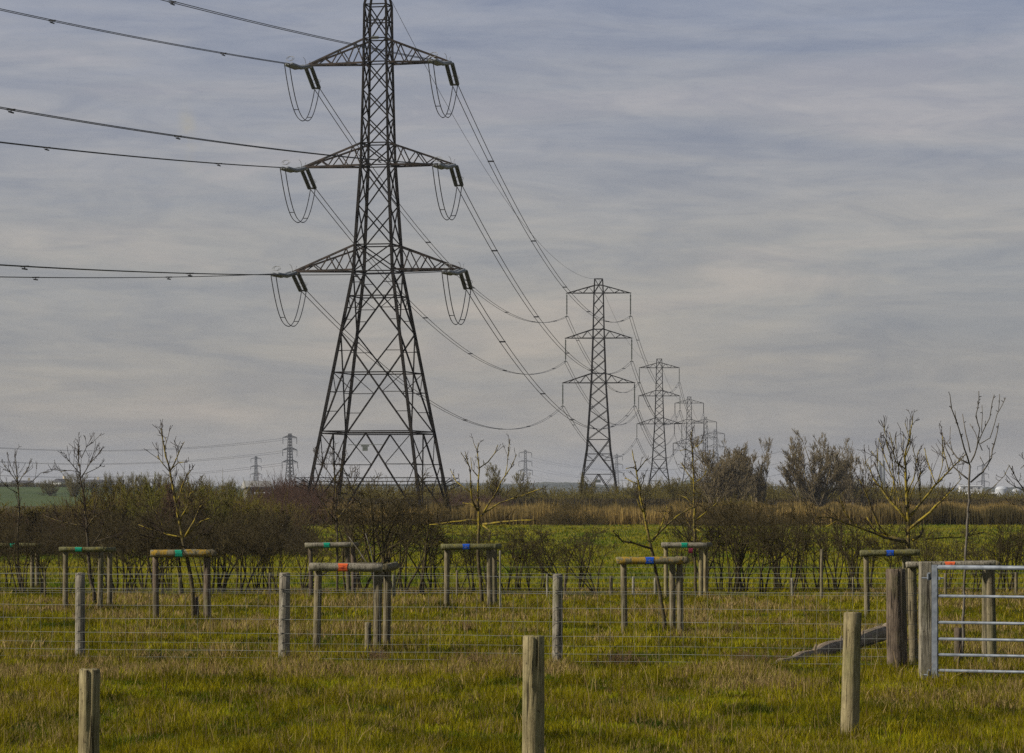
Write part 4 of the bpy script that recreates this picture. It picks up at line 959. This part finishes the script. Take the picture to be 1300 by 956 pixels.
house('large grey-roofed farm barn behind the scrub', 326, 520, 627, 3.3, 3.0, .85, 1.05, 'barn_roof', 'barn_roof', .25, 1, 'barn', 'barn')
house('low white-roofed lean-to shed beside the grey barn', 334, 512, 630, 2.2, 1.6, .3, .3, 'dark_roof', 'white_wall', .1, 1, 'shed', 'shed')
house('tiny cream house on the skyline at far left', 29, 1250, 618.5, 7, 5, 1.3, 1.1, 'cream_wall', 'dark_roof', .1, 2)
house('tiny white gabled house beside the skyline tree', 78, 1250, 617.5, 4.5, 4, 1.5, 1.2, 'white_wall', 'dark_roof', .9, 1)
house('tiny white farmhouse on the left skyline', 117, 1250, 617.5, 7, 4.5, 1.4, 1, 'white_wall', 'dark_roof', -.1, 2)
house('tiny white outbuilding, last of the left skyline row', 134, 1250, 617, 4, 4, 1.2, .9, 'white_wall', 'dark_roof', .2, 1)
house('long low white shed at the right skyline', 1246, 1500, 640, 11, 8, 4.2, .8, 'dark_roof', 'white_wall', .15, 3, 'shed', 'shed')
house('pale flat warehouse among the far willows', 1100, 2300, 622, 16, 10, 1.6, .6, 'white_wall', 'white_wall', 0, 3, 'warehouse', 'warehouse')
house('second pale warehouse on the right skyline', 1232, 2300, 622, 14, 10, 2.4, .5, 'white_wall', 'white_wall', 0, 3, 'warehouse', 'warehouse')
def tank(label, px, d, ytop, w):
    h = H + (HY - ytop) * d / F; R = w * d / F / 2; e = empty('storage_tank', (gx(px, d), d, 0), label, 'tank'); k = 24; vs = []; fs = []
    rows = [(0, 1), (h * .72, 1), (h * .84, .86), (h * .94, .55), (h, .05)]
    for z, r in rows: vs += [(R * r * math.cos(2 * PI * j / k), R * r * math.sin(2 * PI * j / k), z) for j in range(k)]
    for i in range(4): fs += [(i * k + j, i * k + (j + 1) % k, (i + 1) * k + (j + 1) % k, (i + 1) * k + j) for j in range(k)]
    MB().add(vs[:2 * k], fs[:k]).build('wall', M['tank'], e, True); MB().add(vs[k:], [tuple(q - k for q in f) for f in fs[k:]]).build('roof', M['tank'], e, True)
tank('white domed storage tank on the right skyline', 1272, 1900, 617, 17)
tank('smaller white storage tank right of the domed one', 1291, 1900, 620, 12)
for px, w in ((1117, 3.0), (1122, 2.6)):
    o = MB().tube([(0, 0, 0), (0, 0, 20), (0, 0, H + 40 * 3000 / F)], [1.3, 1.1, .9], 12).build('chimney_stack', M['plate']); o.location = (gx(px, 3000), 3000, 0)
    tag(o, 'faint slim chimney stack behind the bushy tree, one of a close pair', 'chimney', 'pair of faint chimney stacks')

# ------------------------------------------------------------------ haze
hz = MB().box((0, 1500, 21.5), (9000, 9000, 45)); ho = hz.build('haze', None) if False else None
m = bpy.data.materials.new('haze'); m.use_nodes = True; nt = m.node_tree
for nn in list(nt.nodes):
    if nn.type == 'BSDF_PRINCIPLED': nt.nodes.remove(nn)
pv = node(nt, 'ShaderNodeVolumePrincipled'); pv.inputs['Color'].default_value = (.86, .89, .95, 1); pv.inputs['Density'].default_value = .00009; pv.inputs['Anisotropy'].default_value = 0
nt.links.new(pv.outputs[0], nt.nodes['Material Output'].inputs['Volume'])
o = MB().box((0, 2200, 21.5), (10400, 9200, 47)).build('haze', m); tag(o, 'pale even air haze over the fields', 'haze', kind='stuff')

# ------------------------------------------------------------------ sky, sun, camera
SUN_DIR = Vector((-.84, -.22, .55)).normalized()           # towards the sun
el = math.asin(SUN_DIR.z); az = math.atan2(SUN_DIR.x, SUN_DIR.y)
w = bpy.data.worlds.new('World'); sc.world = w; w.use_nodes = True; nt = w.node_tree; bg = nt.nodes['Background']
sky = node(nt, 'ShaderNodeTexSky'); sky.sky_type = 'NISHITA'; sky.sun_disc = False; sky.sun_elevation = el; sky.sun_rotation = az % (2 * PI)
tc = node(nt, 'ShaderNodeTexCoord'); G = tc.outputs['Generated']
def mp(s, l=(0, 0, 0)):
    q = node(nt, 'ShaderNodeMapping'); q.inputs['Scale'].default_value = s; q.inputs['Location'].default_value = l; nt.links.new(G, q.inputs['Vector']); return q.outputs[0]
sx = node(nt, 'ShaderNodeSeparateXYZ'); nt.links.new(G, sx.inputs[0])
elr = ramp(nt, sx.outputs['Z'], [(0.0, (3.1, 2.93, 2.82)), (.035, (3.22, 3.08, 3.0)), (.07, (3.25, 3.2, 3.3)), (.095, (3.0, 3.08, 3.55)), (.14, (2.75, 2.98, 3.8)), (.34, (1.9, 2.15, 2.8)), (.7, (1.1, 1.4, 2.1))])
n1 = noise(nt, mp((6.5, 6.5, 52), (3.1, 0, .4)), 1.0, 8, .6, .9)
n2_ = noise(nt, mp((22, 22, 120), (1.3, 2, .9)), 1.0, 7, .62, .8)
n3_ = noise(nt, mp((2.4, 2.4, 15), (7.7, 1, .2)), 1.0, 4, .5, .3)
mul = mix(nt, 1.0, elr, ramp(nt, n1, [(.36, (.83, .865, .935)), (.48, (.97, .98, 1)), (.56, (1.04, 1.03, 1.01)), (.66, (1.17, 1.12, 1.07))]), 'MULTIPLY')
mul = mix(nt, 1.0, mul, ramp(nt, n3_, [(.35, (.86, .91, .99)), (.65, (1.09, 1.06, 1.02))]), 'MULTIPLY')
mul = mix(nt, 1.0, mul, ramp(nt, n2_, [(.38, (.89, .905, .945)), (.5, (1, 1, 1)), (.62, (1.09, 1.075, 1.05))]), 'MULTIPLY')
n4_ = noise(nt, mp((75, 75, 330), (2.3, 5, .1)), 1.0, 5, .6, .5)
mul = mix(nt, 1.0, mul, ramp(nt, n4_, [(.35, (.965, .97, .98)), (.65, (1.03, 1.03, 1.02))]), 'MULTIPLY')
def patch(px, py, rx, ry, amt, colr, prev):
    c = Vector(((px - CX) / F, 1, (HY - py) / F)).normalized()
    v = node(nt, 'ShaderNodeVectorMath', operation='SUBTRACT'); nt.links.new(G, v.inputs[0]); v.inputs[1].default_value = c
    v2 = node(nt, 'ShaderNodeVectorMath', operation='MULTIPLY'); nt.links.new(v.outputs[0], v2.inputs[0]); v2.inputs[1].default_value = (F / rx, 3, F / ry)
    ln = node(nt, 'ShaderNodeVectorMath', operation='LENGTH'); nt.links.new(v2.outputs[0], ln.inputs[0])
    nn = noise(nt, mp((90, 90, 160)), 1.0, 3, .6)
    mr = node(nt, 'ShaderNodeMapRange', interpolation_type='SMOOTHSTEP'); mr.inputs[1].default_value = 1; mr.inputs[2].default_value = 0; mr.inputs[3].default_value = 0; mr.inputs[4].default_value = amt
    nt.links.new(ln.outputs['Value'], mr.inputs[0])
    mm = node(nt, 'ShaderNodeMath', operation='MULTIPLY'); nt.links.new(mr.outputs[0], mm.inputs[0]); 
    m2 = node(nt, 'ShaderNodeMapRange'); m2.inputs[1].default_value = .35; m2.inputs[2].default_value = .65; nt.links.new(nn, m2.inputs[0]); nt.links.new(m2.outputs[0], mm.inputs[1])
    return mix(nt, mm.outputs[0], prev, colr)
mul = patch(237, 172, 17, 56, .95, (3.9, 3.6, 3.1), mul)     # short contrail remnant
mul = patch(575, 592, 55, 17, .55, (4.2, 3.7, 3.0), mul)    # pale gap in the cloud low down
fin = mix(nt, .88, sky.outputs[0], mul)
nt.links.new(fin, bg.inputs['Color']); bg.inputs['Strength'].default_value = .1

sl_ = bpy.data.lights.new('sun', 'SUN'); sl_.energy = 5.0; sl_.angle = math.radians(2.5); sl_.color = (1, .94, .84)
so = bpy.data.objects.new('sun', sl_); col.objects.link(so); so.rotation_euler = SUN_DIR.to_track_quat('Z', 'Y').to_euler(); so.location = (-30, -20, 60)
cam = bpy.data.cameras.new('camera'); co = bpy.data.objects.new('camera', cam); col.objects.link(co); sc.camera = co
co.location = (0, 0, H); co.rotation_euler = (PI / 2, 0, 0); cam.sensor_width = 36; cam.lens = 36 * F / 1300
cam.shift_y = (HY - 478) / 1300; cam.clip_end = 20000; cam.clip_start = .5
sc.view_settings.view_transform = 'Standard'; sc.view_settings.look = 'None'; sc.view_settings.exposure = 0; sc.view_settings.gamma = 1
sc.cycles.volume_bounces = 0; sc.cycles.max_bounces = 5; sc.cycles.use_denoising = False; sc.cycles.sample_clamp_indirect = 1.0; sc.cycles.sample_clamp_direct = 4.0
